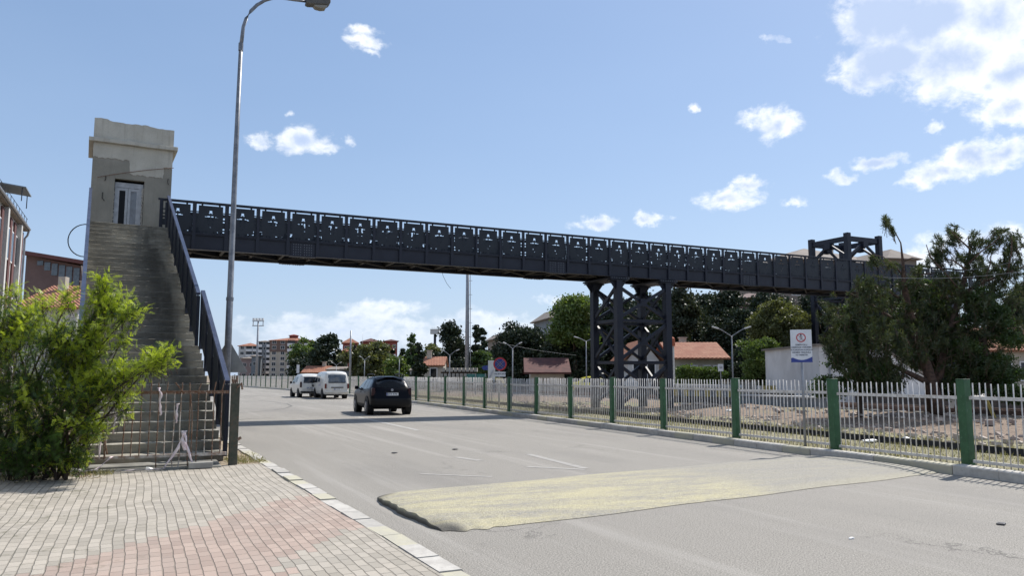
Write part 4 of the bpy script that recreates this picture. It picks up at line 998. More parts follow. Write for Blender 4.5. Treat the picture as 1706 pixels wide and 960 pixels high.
for s in (-1, 1):
    g = MB(); g.prism([(s*0.70,0.80),(s*0.86,0.80),(s*0.85,1.12),(s*0.72,1.10)] if s > 0 else [(s*0.86,0.80),(s*0.70,0.80),(s*0.72,1.10),(s*0.85,1.12)], 'Y', 0.05, 0.22)
    g.v = [(x_*0.965, y_+0.03, z_) for x_, y_, z_ in g.v]; g.build('tail_lamp', TAILR, suv, bevel=0.02)
    g = MB(); g.tube([(s*0.60,0.72,1.585),(s*0.60,0.80,1.66),(s*0.60,1.4,1.69),(s*0.61,2.2,1.66),(s*0.61,2.34,1.57)], 0.028, 8); g.build('roof_rail', BLACKP, suv, smooth=True)
    g = MB(); g.cbox((s*0.98,2.78,1.10), (0.17,0.10,0.15)); g.cbox((s*0.88,2.80,1.06), (0.1,0.05,0.05)); g.build('wing_mirror', NAVY, suv, bevel=0.03)
    for yy in (1.28, 2.28): g = MB(); g.cbox((s*0.912,yy,0.93), (0.02,0.16,0.035)); g.build('door_handle', NAVY, suv, bevel=0.005)
    g = MB(); 
    for yy in (1.14, 1.90, 2.95): g.box(s*0.885-0.004, s*0.885+0.026, yy-0.004, yy+0.004, 0.48, 1.0)
    g.build('door_seam', BLACKP, suv)
plate(suv, 0, -0.028, 0.86, '20 R 4146', 0.50)
g = MB(); g.disc((0,0.02,1.03), 0.055, 'Y', 0.02, 16); g.build('badge', RIM, suv)
g = MB(); g.box(-0.58,0.58,0.36,0.56,1.54,1.565); g.build('spoiler', NAVY, suv, bevel=0.01)
g = MB(); g.cbox((0,0.005,0.95),(0.62,0.03,0.03)); g.build('tailgate_trim', BLACKP, suv, bevel=0.005)
g = MB(); g.beam((0.02,0.245,1.17),(0.30,0.28,1.19),0.012,0.02); g.build('rear_wiper', BLACKP, suv)
g = MB(); g.tube([(0.4,1.0,1.60),(0.4,0.9,1.78)],0.006,5); 
g = MB(); g.box(-0.7,0.7,0.9,3.6,0.22,0.34); g.build('underbody', BLACKP, suv)
for s in (-1,1): g = MB(); g.cbox((s*0.36,2.0,1.16),(0.36,0.10,0.46)); g.cbox((s*0.36,2.0,1.42),(0.2,0.08,0.14)); g.build('seat_back', BLACKP, suv, bevel=0.03)
# white van
P = dict(L=4.6, H=1.92, zb=0.30, rear=[(0.3,0.10),(0.45,0.02),(0.7,0.0),(1.15,0.03),(1.5,0.09),(1.8,0.18),(1.92,0.32)],
         front=[(0.3,4.5),(0.6,4.6),(1.0,4.55),(1.15,4.42),(1.5,4.02),(1.8,3.6),(1.92,3.3)],
         half=[(0.3,0.80),(0.5,0.835),(1.0,0.84),(1.2,0.825),(1.6,0.765),(1.85,0.70),(1.92,0.64)], pn=9, endw=0.86, crown=0.05, smooth=3, wr=0.32, wheels=(0.95, 3.75),
         panels=[('side_window1','S',[(2.9,1.12),(2.9,1.62),(3.55,1.60),(4.05,1.12)],GLASS),('side_window2','S',[(1.9,1.14),(1.9,1.64),(2.8,1.64),(2.8,1.14)],GLASSL),
                 ('rear_window','B',[(-0.63,1.12),(-0.58,1.66),(0.58,1.66),(0.63,1.12)],GLASSL),('windscreen','F',[(-0.72,1.2),(-0.62,1.7),(0.62,1.7),(0.72,1.2)],GLASS),
                 ('bumper','B',[(-0.95,0.29),(-0.95,0.50),(0.95,0.50),(0.95,0.29)],CREAMP)])
q = D(562, 54.0, 0.0)
van, _ = vehicle('white_van', q, radians(-25.73+24), 'tall white van with wide rear window waiting behind the dark car', 'van', P, CREAMP)
for s in (-1, 1):
    g = MB(); g.box(min(s*0.71,s*0.83), max(s*0.71,s*0.83), -0.02, 0.12, 0.72, 1.05); g.build('tail_lamp', TAILD, van, bevel=0.02)
    g = MB(); g.cbox((s*0.93,3.75,1.2), (0.14,0.08,0.22)); g.build('wing_mirror', BLACKP, van, bevel=0.02)
g = MB(); g.box(-0.55,0.55,-0.045,0.02,1.09,1.115); g.box(-0.42,0.42,-0.085,0.01,0.76,0.82); g.build('tailgate_trim', BLACKP, van)
g = MB(); g.box(-0.80,0.80,-0.05,0.06,0.44,0.56); g.build('rear_bumper', CREAMP, van, bevel=0.02); plate(van, 0.02, -0.075, 0.67, '20 LS 521', 0.46)
g = MB(); g.box(-0.7,0.7,0.6,3.9,0.22,0.34); g.build('underbody', BLACKP, van)
g = MB(); g.beam((-0.1,-0.035,1.02),(0.1,-0.035,1.05),0.01,0.02); g.build('badge', LSTEEL, van)
g = MB(); g.box(-0.845,-0.842,1.5,2.3,0.90,0.94) ; g.box(-0.846,-0.842,1.55,1.9,0.97,1.02); g.build('side_lettering', BLUE, van)
# small white van
P = dict(L=3.95, H=1.74, zb=0.28, rear=[(0.28,0.12),(0.45,0.02),(0.7,0.0),(1.15,0.05),(1.5,0.12),(1.68,0.22),(1.74,0.36)],
         front=[(0.28,3.85),(0.55,3.95),(0.85,3.88),(1.0,3.35),(1.1,3.1),(1.45,2.65),(1.65,2.3),(1.74,2.0)],
         half=[(0.28,0.80),(0.5,0.84),(0.95,0.85),(1.1,0.835),(1.4,0.76),(1.68,0.68),(1.74,0.62)], pn=8, endw=0.86, crown=0.04, smooth=3, wr=0.30, wheels=(0.70, 3.15),
         panels=[('side_window1','S',[(1.95,1.06),(1.95,1.50),(2.40,1.48),(2.95,1.06)],GLASS),('side_window2','S',[(1.1,1.08),(1.1,1.5),(1.85,1.5),(1.85,1.08)],GLASS),
                 ('rear_window','B',[(-0.62,1.06),(-0.56,1.50),(0.56,1.50),(0.62,1.06)],GLASS),('windscreen','F',[(-0.72,1.08),(-0.6,1.6),(0.6,1.6),(0.72,1.08)],GLASS)])
q = D(520, 57.5, 0.0)
van2, _ = vehicle('small_white_van', q, radians(-25.73+27), 'low white panel van with black rear window left of the taller van', 'van', P, CREAMP)
for s in (-1, 1):
    g = MB(); g.box(min(s*0.72,s*0.84), max(s*0.72,s*0.84), 0.0, 0.13, 0.75, 1.15); g.build('tail_lamp', TAILR, van2, bevel=0.02)
    g = MB(); g.cbox((s*0.95,2.75,1.08), (0.16,0.09,0.18)); g.build('wing_mirror', BLACKP, van2, bevel=0.02)
plate(van2, -0.12, -0.075, 0.70, '34 LRB 9', 0.5); g = MB(); g.box(-0.004,0.004,-0.085,0.03,0.45,1.05); g.box(0.03,0.10,-0.10,0.0,0.8,0.95); g.build('door_handle', BLACKP, van2)
g = MB(); g.box(-0.8,0.8,-0.04,0.06,0.34,0.46); g.build('rear_bumper', BLACKP, van2, bevel=0.02)
# yellow car by the sheds
YELP = pmat('yellow_car_paint', (0.45,0.42,0.06), rough=0.3, coat=0.6)
P = dict(L=4.0, H=1.45, zb=0.28, rear=[(0.28,0.1),(0.5,0.0),(0.85,0.1),(0.95,0.3),(1.3,0.8),(1.45,1.2)], front=[(0.28,3.9),(0.5,4.0),(0.8,3.85),(0.95,3.0),(1.3,2.4),(1.45,2.0)],
         half=[(0.28,0.78),(0.5,0.83),(0.9,0.83),(1.0,0.78),(1.35,0.62),(1.45,0.55)], pn=6, endw=0.8, smooth=3, wr=0.3, wheels=(0.7,3.2),
         panels=[('side_window','S',[(0.75,0.98),(1.05,1.33),(2.2,1.33),(2.85,0.98)],GLASS),('rear_window','B',[(-0.6,1.0),(-0.5,1.35),(0.5,1.35),(0.6,1.0)],GLASS),('windscreen','F',[(-0.6,1.0),(-0.5,1.38),(0.5,1.38),(0.6,1.0)],GLASS)])
q = D(951, 62, 0.1); vehicle('yellow_car', q, radians(-90-25.73+8), 'yellow car parked beside the dark red roofed shed', 'car', P, YELP)

# ================================================================== FOLIAGE
def leafmat(name, c1, c2, c3=None, trans=0.35, scale=0.8):
    m = bpy.data.materials.new(name); m.use_nodes = True; t = NT(m.node_tree); m.node_tree.nodes.remove(m.node_tree.nodes['Principled BSDF'])
    geo = t.new('ShaderNodeNewGeometry'); o = t.obj()
    col = t.mixc(t.step(t.noise(o, scale, 3, 0.5), 0.36, 0.64), c1, c2)
    if c3: col = t.mixc(t.m('MULTIPLY', t.step(geo.outputs['Random Per Island'], 0.6, 1.0), 0.7), col, c3)
    col = t.mixc(t.m('MULTIPLY', geo.outputs['Random Per Island'], 0.35), col, tuple(c*0.62 for c in c1))
    d = t.new('ShaderNodeBsdfDiffuse'); t.put(d.inputs['Color'], col)
    tr = t.new('ShaderNodeBsdfTranslucent'); t.put(tr.inputs['Color'], t.mixc(1.0, col, (1.25,1.25,0.6), 'MULTIPLY'))
    mx_ = t.new('ShaderNodeMixShader'); mx_.inputs[0].default_value = trans; t.l.new(d.outputs[0], mx_.inputs[1]); t.l.new(tr.outputs[0], mx_.inputs[2])
    gl = t.new('ShaderNodeBsdfGlossy'); gl.inputs['Roughness'].default_value = 0.45; gl.inputs['Color'].default_value = (1,1,1,1)
    m2 = t.new('ShaderNodeMixShader'); m2.inputs[0].default_value = 0.03; t.l.new(mx_.outputs[0], m2.inputs[1]); t.l.new(gl.outputs[0], m2.inputs[2])
    t.l.new(m2.outputs[0], m.node_tree.nodes['Material Output'].inputs['Surface']); return m
def quads_mesh(name, Pc, U, V_, m_, parent, tri=False):
    """one mesh of many small faces: centres Pc, half axes U and V_"""
    n = len(Pc)
    if tri: vv = np.stack([Pc-V_, Pc+U*1.0+V_*0.1, Pc+V_*1.4], 1); k = 3
    else: vv = np.stack([Pc-U, Pc-V_, Pc+U, Pc+V_], 1); k = 4
    me = bpy.data.meshes.new(name); me.vertices.add(n*k); me.vertices.foreach_set('co', vv.reshape(-1).astype(np.float32))
    me.loops.add(n*k); me.loops.foreach_set('vertex_index', np.arange(n*k, dtype=np.int32))
    me.polygons.add(n); me.polygons.foreach_set('loop_start', np.arange(0, n*k, k, dtype=np.int32)); me.polygons.foreach_set('loop_total', np.full(n, k, np.int32))
    me.materials.append(m_); me.update(); me.validate()
    o = bpy.data.objects.new(name, me); scene.collection.objects.link(o)
    if parent is not None: o.parent = parent
    return o
def rand_axes(R, n, s, ratio=0.55, flat=0.0):
    a = R.normal(size=(n,3)); a[:,2] *= (1-flat*0.6); a /= np.linalg.norm(a, axis=1)[:,None]
    b = R.normal(size=(n,3)); b -= (b*a).sum(1)[:,None]*a; b /= np.linalg.norm(b, axis=1)[:,None]
    sz = s*R.uniform(0.6, 1.35, n)[:,None]; return a*sz, b*sz*ratio
def clumps_in(R, blobs, n, shell=0.55):
    out = []; wts = np.array([b[3]*b[4]*b[5] for b in blobs])**0.667; wts /= wts.sum()
    for bi in R.choice(len(blobs), n, p=wts):
        x, y, z, rx, ry, rz = blobs[bi]; d = R.normal(size=3); d /= np.linalg.norm(d); r = shell+(1-shell)*R.random()**0.6
        out.append((x+d[0]*rx*r, y+d[1]*ry*r, z+d[2]*rz*r))
    return np.array(out)
def trunk_mesh(R, base_r, h_tr, tips, bark, parent, lean=(0,0)):
    g = MB(); top = Vector((lean[0], lean[1], h_tr))
    g.tube([(0,0,-0.15), (lean[0]*0.3+0.03,lean[1]*0.3,h_tr*0.35), (lean[0]*0.7,lean[1]*0.7+0.03,h_tr*0.7), top], [base_r*1.25, base_r, base_r*0.75, base_r*0.45], 8)
    for q in tips:
        q = Vector(q); s = Vector((lean[0]*0.6, lean[1]*0.6, h_tr*R.uniform(0.45,0.85))); m_ = s.lerp(q, 0.5)+Vector((0,0,-0.05*h_tr))
        g.tube([s, m_, q], [base_r*0.42, base_r*0.27, base_r*0.08], 5)
    return g.build('trunk', bark, parent, smooth=True)
def tree(px, d, top, wpx, kind, m_, label, cat='tree', name='tree', bark=BARK, dens=1.0, seed=1, zbase=0.0, base_h=0.22, group=None, sz=1.0, shape=None):
    R = np.random.RandomState(seed); c_ = D(px, d, zbase); zt = Zat(top, d)-zbase; W_ = wpx*d/FPX/2
    tr = thing(name, c_, label, cat, 0, group); s = max(0.05, d*0.0019)*sz; zc0 = zt*base_h; hc = zt-zc0; blobs = []
    if kind == 'round':
        blobs.append((0,0,zc0+hc*0.48, W_*0.78, W_*0.78, hc*0.45))
        for k in range(9):
            a = R.uniform(0, 2*pi); r = W_*R.uniform(0.35,0.68); z_ = zc0+hc*R.uniform(0.2,0.85); q = W_*R.uniform(0.28,0.48)
            blobs.append((cos(a)*r, sin(a)*r, min(z_, zt-q*0.8), q, q, min(q*0.9, hc*0.3)))
    elif kind == 'dome':
        blobs.append((0,0,zc0+hc*0.45, W_*0.92, W_*0.92, hc*0.55))
        for k in range(10):
            a = R.uniform(0, 2*pi); r = W_*R.uniform(0.5,0.75); q = W_*R.uniform(0.2,0.32); blobs.append((cos(a)*r, sin(a)*r, zc0+hc*R.uniform(0.3,0.75), q, q, q))
    elif kind == 'cone':
        for k in range(12):
            f = k/12; q = W_*(1-f)*0.85+0.12; blobs.append((R.normal(0,0.05)*W_, R.normal(0,0.05)*W_, zc0*0.4+(zt-zc0*0.4)*(0.06+0.9*f), q, q, hc*0.085))
        for k in range(16):
            f = R.uniform(0.05, 0.9); a = R.uniform(0, 2*pi); q = W_*(1-f)*0.5+0.08; rr = W_*(1-f)*0.75; blobs.append((cos(a)*rr, sin(a)*rr, zc0+hc*f, q, q, q*0.45))
    elif kind == 'pine':
        for k in range(15):
            f = (k+0.5)/15; a = R.uniform(0, 2*pi); r = W_*R.uniform(0.15,0.8)*(1.05-0.75*f); q = W_*R.uniform(0.24,0.42)*(1.1-0.55*f); blobs.append((cos(a)*r, sin(a)*r, zc0+hc*(0.04+0.9*f)-q*0.3*f, q*1.15, q*1.15, q*0.7))
        blobs.append((0,0,zt-W_*0.28, W_*0.22, W_*0.22, W_*0.28))
    elif kind == 'poplar':
        for k in range(10):
            f = (k+0.5)/10; q = W_*(0.95-0.55*abs(f-0.35)-0.3*f*f); blobs.append((R.normal(0,0.12)*W_, R.normal(0,0.12)*W_, zc0+hc*f*0.96, q*0.8, q*0.8, hc*0.09))
    if shape: blobs = shape(R, W_, zt)
    area = sum((b[3]*b[5]) for b in blobs)*9
    ncl = int(min(1600, max(80, area/(s*s)*0.035))); nleaf = int(min(75000, area/(s*s)*5.2*dens))
    cl = clumps_in(R, blobs, ncl, 0.62); ci = R.randint(0, ncl, nleaf); sp = min(s*2.6, W_*0.15)
    Pc = cl[ci]+R.normal(size=(nleaf,3))*np.array([sp,sp,sp*0.6]); Pc[:,2] = np.maximum(Pc[:,2], 0.12)
    U, V_ = rand_axes(R, nleaf, s, 0.6)
    quads_mesh('crown', Pc, U, V_, m_, tr)
    tips = [cl[i] for i in R.choice(ncl, min(ncl, 7))]
    trunk_mesh(R, max(0.08, zt*0.022), zt*0.78, tips, bark, tr)
    return tr
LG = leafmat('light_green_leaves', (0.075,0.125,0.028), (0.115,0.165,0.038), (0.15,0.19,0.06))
MG = leafmat('mid_green_leaves', (0.045,0.085,0.025), (0.075,0.12,0.034), (0.10,0.135,0.05))
OG = leafmat('olive_green_leaves', (0.085,0.10,0.038), (0.12,0.135,0.05), (0.15,0.15,0.07))
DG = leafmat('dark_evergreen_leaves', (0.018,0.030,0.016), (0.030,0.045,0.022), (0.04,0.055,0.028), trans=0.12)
PG = leafmat('pine_needles_dull', (0.032,0.045,0.024), (0.052,0.064,0.034), (0.07,0.075,0.045), trans=0.18)
GT = 'trees standing beyond the railway land'
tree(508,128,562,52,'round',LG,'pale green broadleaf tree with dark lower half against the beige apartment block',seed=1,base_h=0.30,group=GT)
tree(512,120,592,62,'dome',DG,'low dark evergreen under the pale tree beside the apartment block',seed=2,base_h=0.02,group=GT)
tree(545,110,558,52,'dome',DG,'dark dome shaped pine left of the tall thin mast',seed=3,base_h=0.12,group=GT,name='pine_tree',bark=BARKP)
tree(612,104,574,66,'round',OG,'broad olive green tree below the red roofs behind the dark car',seed=4,base_h=0.05,group=GT,dens=1.1)
tree(642,108,580,34,'round',MG,'small dull green tree between the olive tree and the bright one',seed=44,base_h=0.03,group=GT)
tree(663,96,592,44,'round',LG,'bright yellow green tree standing low behind the dark car',seed=5,base_h=0.02,group=GT)
tree(684,112,556,30,'poplar',MG,'slender grey green poplar with feathery top left of the small dark conifer',seed=6,base_h=0.05,group=GT)
tree(670,122,576,20,'poplar',DG,'thin dark cypress beside the poplar',seed=66,base_h=0.02,group=GT)
tree(654,122,578,12,'cone',DG,'narrow dark conifer spike among the olive trees',seed=67,base_h=0.02,group=GT)
tree(699,79,564,28,'cone',DG,'small dark conifer in front of the pale gabled house',seed=7,base_h=0.12,group=GT,name='conifer')
tree(751,92,540,76,'pine',DG,'ragged dark pine right of the raised white tank',seed=8,base_h=0.05,group=GT,name='pine_tree',bark=BARKP,dens=1.4)
tree(722,118,572,40,'round',OG,'olive tree crown showing between the conifer and the ragged pine',seed=68,base_h=0.02,group=GT)
tree(792,96,540,28,'cone',DG,'left spire of the two dark firs right of the floodlight mast',seed=9,base_h=0.05,group=GT,name='fir_tree')
tree(804,99,538,28,'cone',DG,'right spire of the two dark firs right of the floodlight mast',seed=10,base_h=0.05,group=GT,name='fir_tree')
tree(803,88,574,38,'round',MG,'fresh green tree in front of the two dark firs',seed=11,base_h=0.02,group=GT)
tree(775,100,585,40,'dome',DG,'dark green bush mass behind the foot of the floodlight mast',seed=12,base_h=0.02,group=GT)
tree(735,104,588,60,'dome',DG,'low dark evergreen mass behind the sleeper stack',seed=121,base_h=0.02,group=GT)
tree(826,98,580,56,'dome',DG,'low dark evergreen mass left of the very large rounded tree',seed=122,base_h=0.02,group=GT)
tree(868,78,537,92,'dome',DG,'very large dark rounded tree behind the no stopping sign',seed=13,base_h=0.04,group=GT,sz=0.9)
tree(905,84,565,60,'round',PG,'grey green tree on the right flank of the large dark rounded tree',seed=14,base_h=0.03,group=GT)
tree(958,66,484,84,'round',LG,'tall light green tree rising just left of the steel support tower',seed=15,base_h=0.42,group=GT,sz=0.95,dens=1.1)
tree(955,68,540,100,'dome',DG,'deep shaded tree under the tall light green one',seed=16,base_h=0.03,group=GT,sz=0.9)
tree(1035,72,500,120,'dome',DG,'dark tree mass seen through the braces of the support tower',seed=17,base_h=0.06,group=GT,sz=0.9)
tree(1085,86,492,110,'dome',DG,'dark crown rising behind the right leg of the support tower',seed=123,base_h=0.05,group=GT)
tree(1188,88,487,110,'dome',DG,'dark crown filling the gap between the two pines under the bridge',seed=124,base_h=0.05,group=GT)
tree(1290,90,486,120,'dome',DG,'dark crown behind the olive green tree just under the bridge deck',seed=125,base_h=0.05,group=GT)
tree(1140,70,476,100,'pine',PG,'tall pine just right of the support tower behind the tiled house',seed=18,base_h=0.1,group=GT,name='pine_tree',bark=BARKP,dens=1.5)
tree(1135,76,498,120,'dome',DG,'dark evergreen wall of leaves behind the tiled house roof',seed=19,base_h=0.06,group=GT,sz=0.9)
tree(1222,68,484,120,'pine',DG,'blackish pine under the bridge deck left of the olive green tree',seed=20,base_h=0.05,group=GT,name='pine_tree',bark=BARKP,dens=1.5)
tree(1232,64,515,110,'dome',DG,'dark rounded tree behind the double armed street lamp',seed=21,base_h=0.03,group=GT,sz=0.9)
tree(1298,50,488,104,'round',OG,'olive green tree in full leaf below the bridge behind the white sign',seed=22,base_h=0.12,group=GT,sz=0.8,dens=1.3)
tree(1285,58,556,130,'dome',DG,'low dark foliage behind the olive green tree by the white sign',seed=23,base_h=0.02,group=GT,sz=0.85)
tree(1262,47,560,60,'round',LG,'yellow green bush lit by the sun left of the olive tree',seed=24,base_h=0.05,group=GT,sz=0.8)
tree(1400,60,470,150,'dome',DG,'dark tree mass behind the pine, right of the second bridge column',seed=25,base_h=0.05,group=GT,sz=0.9)
tree(1500,62,455,190,'dome',DG,'deep green backdrop tree behind the twisted pine trunk',seed=26,base_h=0.05,group=GT,sz=0.9)
tree(1430,26.8,505,130,'pine',MG,'fresh green tree just behind the left half of the big pine',seed=27,base_h=0.25,group=GT,sz=0.8,dens=0.5)
tree(1645,26.6,480,150,'pine',MG,'fresh green tree tangled into the right half of the big pine',seed=28,base_h=0.16,group=GT,sz=0.8,dens=0.6)
tree(1545,28.2,452,90,'round',MG,'green crown showing between the two stems of the big pine',seed=281,base_h=0.3,group=GT,sz=0.8)
tree(1740,60,470,130,'dome',DG,'dark tree at the right edge behind the small station house',seed=29,base_h=0.1,group=GT,sz=0.9)
# hedge in front of the tiled house
def hedge(pa, pb, h, wd, m_, label, seed, s=0.10):
    R = np.random.RandomState(seed); a, b_ = Vector(pa), Vector(pb); L = (b_-a).length; hd = thing('hedge', a, label, 'hedge', atan2((b_-a).y, (b_-a).x))
    n = int(L*h*520*(0.13/s)**2); P_ = np.stack([R.uniform(0, L, n), R.uniform(-wd/2, wd/2, n), h*R.uniform(0.02, 1, n)**0.7+R.normal(0, 0.07, n)+0.12*np.sin(R.uniform(0,1,n)*0)], 1)
    P_[:,2] += 0.15*np.sin(P_[:,0]*1.3)+0.1*np.sin(P_[:,0]*3.1); P_[:,2] = np.maximum(P_[:,2], 0.02)
    U, V_ = rand_axes(R, n, s, 0.6); quads_mesh('leaves', P_, U, V_, m_, hd)
    g = MB()
    for k in range(int(L/1.2)): g.tube([(0.5+k*1.2,0,-0.05),(0.6+k*1.2,0.05,h*0.8)], [0.05,0.02], 5)
    g.build('stems', BARK, hd); return hd
hedge(D(1128,54,0.3), D(1216,54.5,0.3), 1.75, 1.0, LG, 'bright clipped hedge under the windows of the tiled house', 31)
hedge(D(1216,54,0.3), D(1352,52,0.3), 1.95, 1.2, DG, 'dark hedge continuing right of the bright one toward the white sign', 32)
hedge(D(925,76,0.3), D(985,74,0.3), 1.4, 1.0, MG, 'green hedge behind the yellow car', 33)

# ---- the big ragged pine at the right
PN = leafmat('pine_needles', (0.034,0.054,0.024), (0.068,0.09,0.038), (0.12,0.115,0.06), trans=0.28, scale=1.3)
def tufts(name, pts, dirs, m_, parent, R, ln=0.16, n=16, wd=0.008):
    """needle tufts: thin blades fanning out round each twig tip"""
    pts = np.repeat(pts, n, 0); dirs = np.repeat(dirs, n, 0); N = len(pts)
    d = dirs*0.9+R.normal(size=(N,3))*0.62; d /= np.linalg.norm(d, axis=1)[:,None]
    b = R.normal(size=(N,3)); b -= (b*d).sum(1)[:,None]*d; b /= np.linalg.norm(b, axis=1)[:,None]
    L = ln*R.uniform(0.6,1.2,N)[:,None]; base = pts-dirs*R.uniform(0,0.16,N)[:,None]
    return quads_mesh(name, base+d*L*0.5, d*L*0.5, b*wd*R.uniform(0.7,1.3,N)[:,None], m_, parent)
def big_pine():
    R = np.random.RandomState(77); d0 = 26.5; base = D(1562, d0, 0.12)
    tr = thing('pine_tree', base, 'large ragged pine with twisted reddish trunk and a lone bare top branch', 'tree')
    right = Vector((cos(A), -sin(A), 0)); fwd = Vector((sin(A), cos(A), 0))
    def L_(px, py, dd=0.0):
        d = d0+dd; p = D(px, d, 0); p.z = Zat(py, d); return p-base
    g = MB(); stem = [L_(1562,692),L_(1556,660),L_(1545,610,.1),L_(1531,560,.2),L_(1518,505,.1),L_(1514,470),L_(1515,440,-.1),L_(1513,405,-.2),L_(1503,384,-.2),L_(1496,372,-.2)]
    g.tube(stem, [0.24,0.2,0.17,0.15,0.12,0.085,0.05,0.022,0.016,0.01], 9)
    s2 = [L_(1556,655,.2),L_(1572,600,.4),L_(1592,540,.6),L_(1608,490,.8),L_(1622,450,.9),L_(1630,415,1.0),L_(1628,395,1)]
    g.tube(s2, [0.15,0.13,0.11,0.09,0.07,0.04,0.015], 8)
    s3 = [L_(1550,640,.1),L_(1520,625,-.2),L_(1490,610,-.4),L_(1455,598,-.6)]; g.tube(s3, [0.11,0.09,0.06,0.03], 7)
    s4 = [L_(1530,555,.2),L_(1490,530,.0),L_(1445,500,-.2),L_(1415,485,-.3)]; g.tube(s4, [0.08,0.06,0.04,0.015], 6)
    s5 = [L_(1608,490,.8),L_(1650,470,.8),L_(1690,455,.9),L_(1730,440,.9)]; g.tube(s5, [0.07,0.05,0.035,0.015], 6)
    extra = [[(1514,462),(1500,440),(1482,428),(1462,424)],[(1515,468),(1540,458),(1570,455)],[(1622,450),(1600,434),(1578,430)],[(1625,440),(1650,418),(1672,404),(1684,392)],
             [(1630,415),(1612,398),(1600,385)],[(1585,455),(1562,428),(1556,408)],[(1605,480),(1585,455),(1570,440)],[(1650,470),(1662,440),(1665,425)],[(1690,455),(1700,420),(1702,395)],[(1592,540),(1640,520),(1690,515)],
             [(1518,505),(1480,480),(1440,470)],[(1572,600),(1620,580),(1660,575)],[(1515,436),(1530,430),(1545,432)]]
    for q in extra:
        rr = R.uniform(-0.6,0.6); g.tube([L_(a, b_, rr*k/2) for k, (a, b_) in enumerate(q)], [0.032-0.008*k for k in range(len(q))], 5)
    # masses of foliage: (px, py, half width, half height, depth offset, number of twigs)
    M = [(1405,520,40,34,0.0,60),(1440,560,60,48,-.4,150),(1395,570,28,28,-.2,40),(1470,500,50,40,0,110),(1495,565,60,55,-.5,150),(1540,520,40,55,.6,80),(1570,560,55,60,.8,130),(1430,610,45,22,-.5,60),(1485,630,30,24,-.6,40),
         (1610,540,60,70,1,170),(1660,530,55,70,.9,150),(1700,500,45,80,.9,130),(1640,600,60,30,.8,80),(1590,620,40,26,.6,50),(1455,470,26,16,0,30),(1530,470,30,20,.2,30),(1590,470,34,24,.6,50),(1650,450,36,22,.8,50),
         (1578,415,20,26,.5,32),(1600,390,15,20,.8,26),(1565,432,14,14,.4,14),(1668,405,14,14,.8,16),(1684,388,14,12,.8,18),(1640,398,16,16,.9,18),(1612,425,18,12,.7,16),(1704,410,16,34,.9,44),(1690,445,26,20,.9,30),(1491,364,6,9,-.2,11),(1498,377,4,7,-.2,6),
         (1460,432,12,10,.1,12),(1492,437,10,10,.1,8),(1545,448,18,10,.2,14),(1640,430,22,12,.9,18)]
    pts, dirs = [], []
    allseg = stem+s2+s3+s4+s5
    for (px, py, rx, ry, dd, n) in M:
        for _ in range(int(n*0.80)):
            a = R.normal(size=3); a /= np.linalg.norm(a); r = R.random()**0.45
            dz = dd+a[1]*r*min(2.2, rx*0.035+0.25); p = L_(px+a[0]*rx*r, py-a[2]*ry*r, dz)
            near = min(allseg, key=lambda s_: (Vector(s_)-p).length); dv = (p-Vector(near)); dv = dv.normalized() if dv.length > 0.01 else Vector((0,0,1))
            dv = (dv*0.5+Vector((0,0,0.65 if py > 385 else 1.6))+Vector(R.normal(size=3)*0.35)).normalized(); b0 = p-dv*0.38
            g.tube([b0-dv*0.12+Vector((0,0,-0.06)), b0, p], [0.010,0.008,0.004], 3, cap=False)
            for k in range(3): pts.append(tuple(p-dv*0.10*k)); dirs.append(tuple(dv))
    g.build('trunk', BARKP, tr, smooth=True)
    tufts('needles', np.array(pts), np.array(dirs), PN, tr, R, 0.165, 24, 0.010)
    g = MB(); R2 = random.Random(3)
    for _ in range(46):
        p = Vector(pts[R2.randrange(len(pts))]); g.add([p+Vector((0.03,0,0)),p+Vector((-0.015,0.026,0)),p+Vector((-0.015,-0.026,0)),p+Vector((0,0,0.05)),p+Vector((0,0,-0.05))], [(0,1,3),(1,2,3),(2,0,3),(1,0,4),(2,1,4),(0,2,4)])
    g.build('cones', BARK, tr)
big_pine()
def shape2(R, W_, zt): 
    return [(0,0,zt*0.6,W_*0.8,W_*0.8,zt*0.3)]

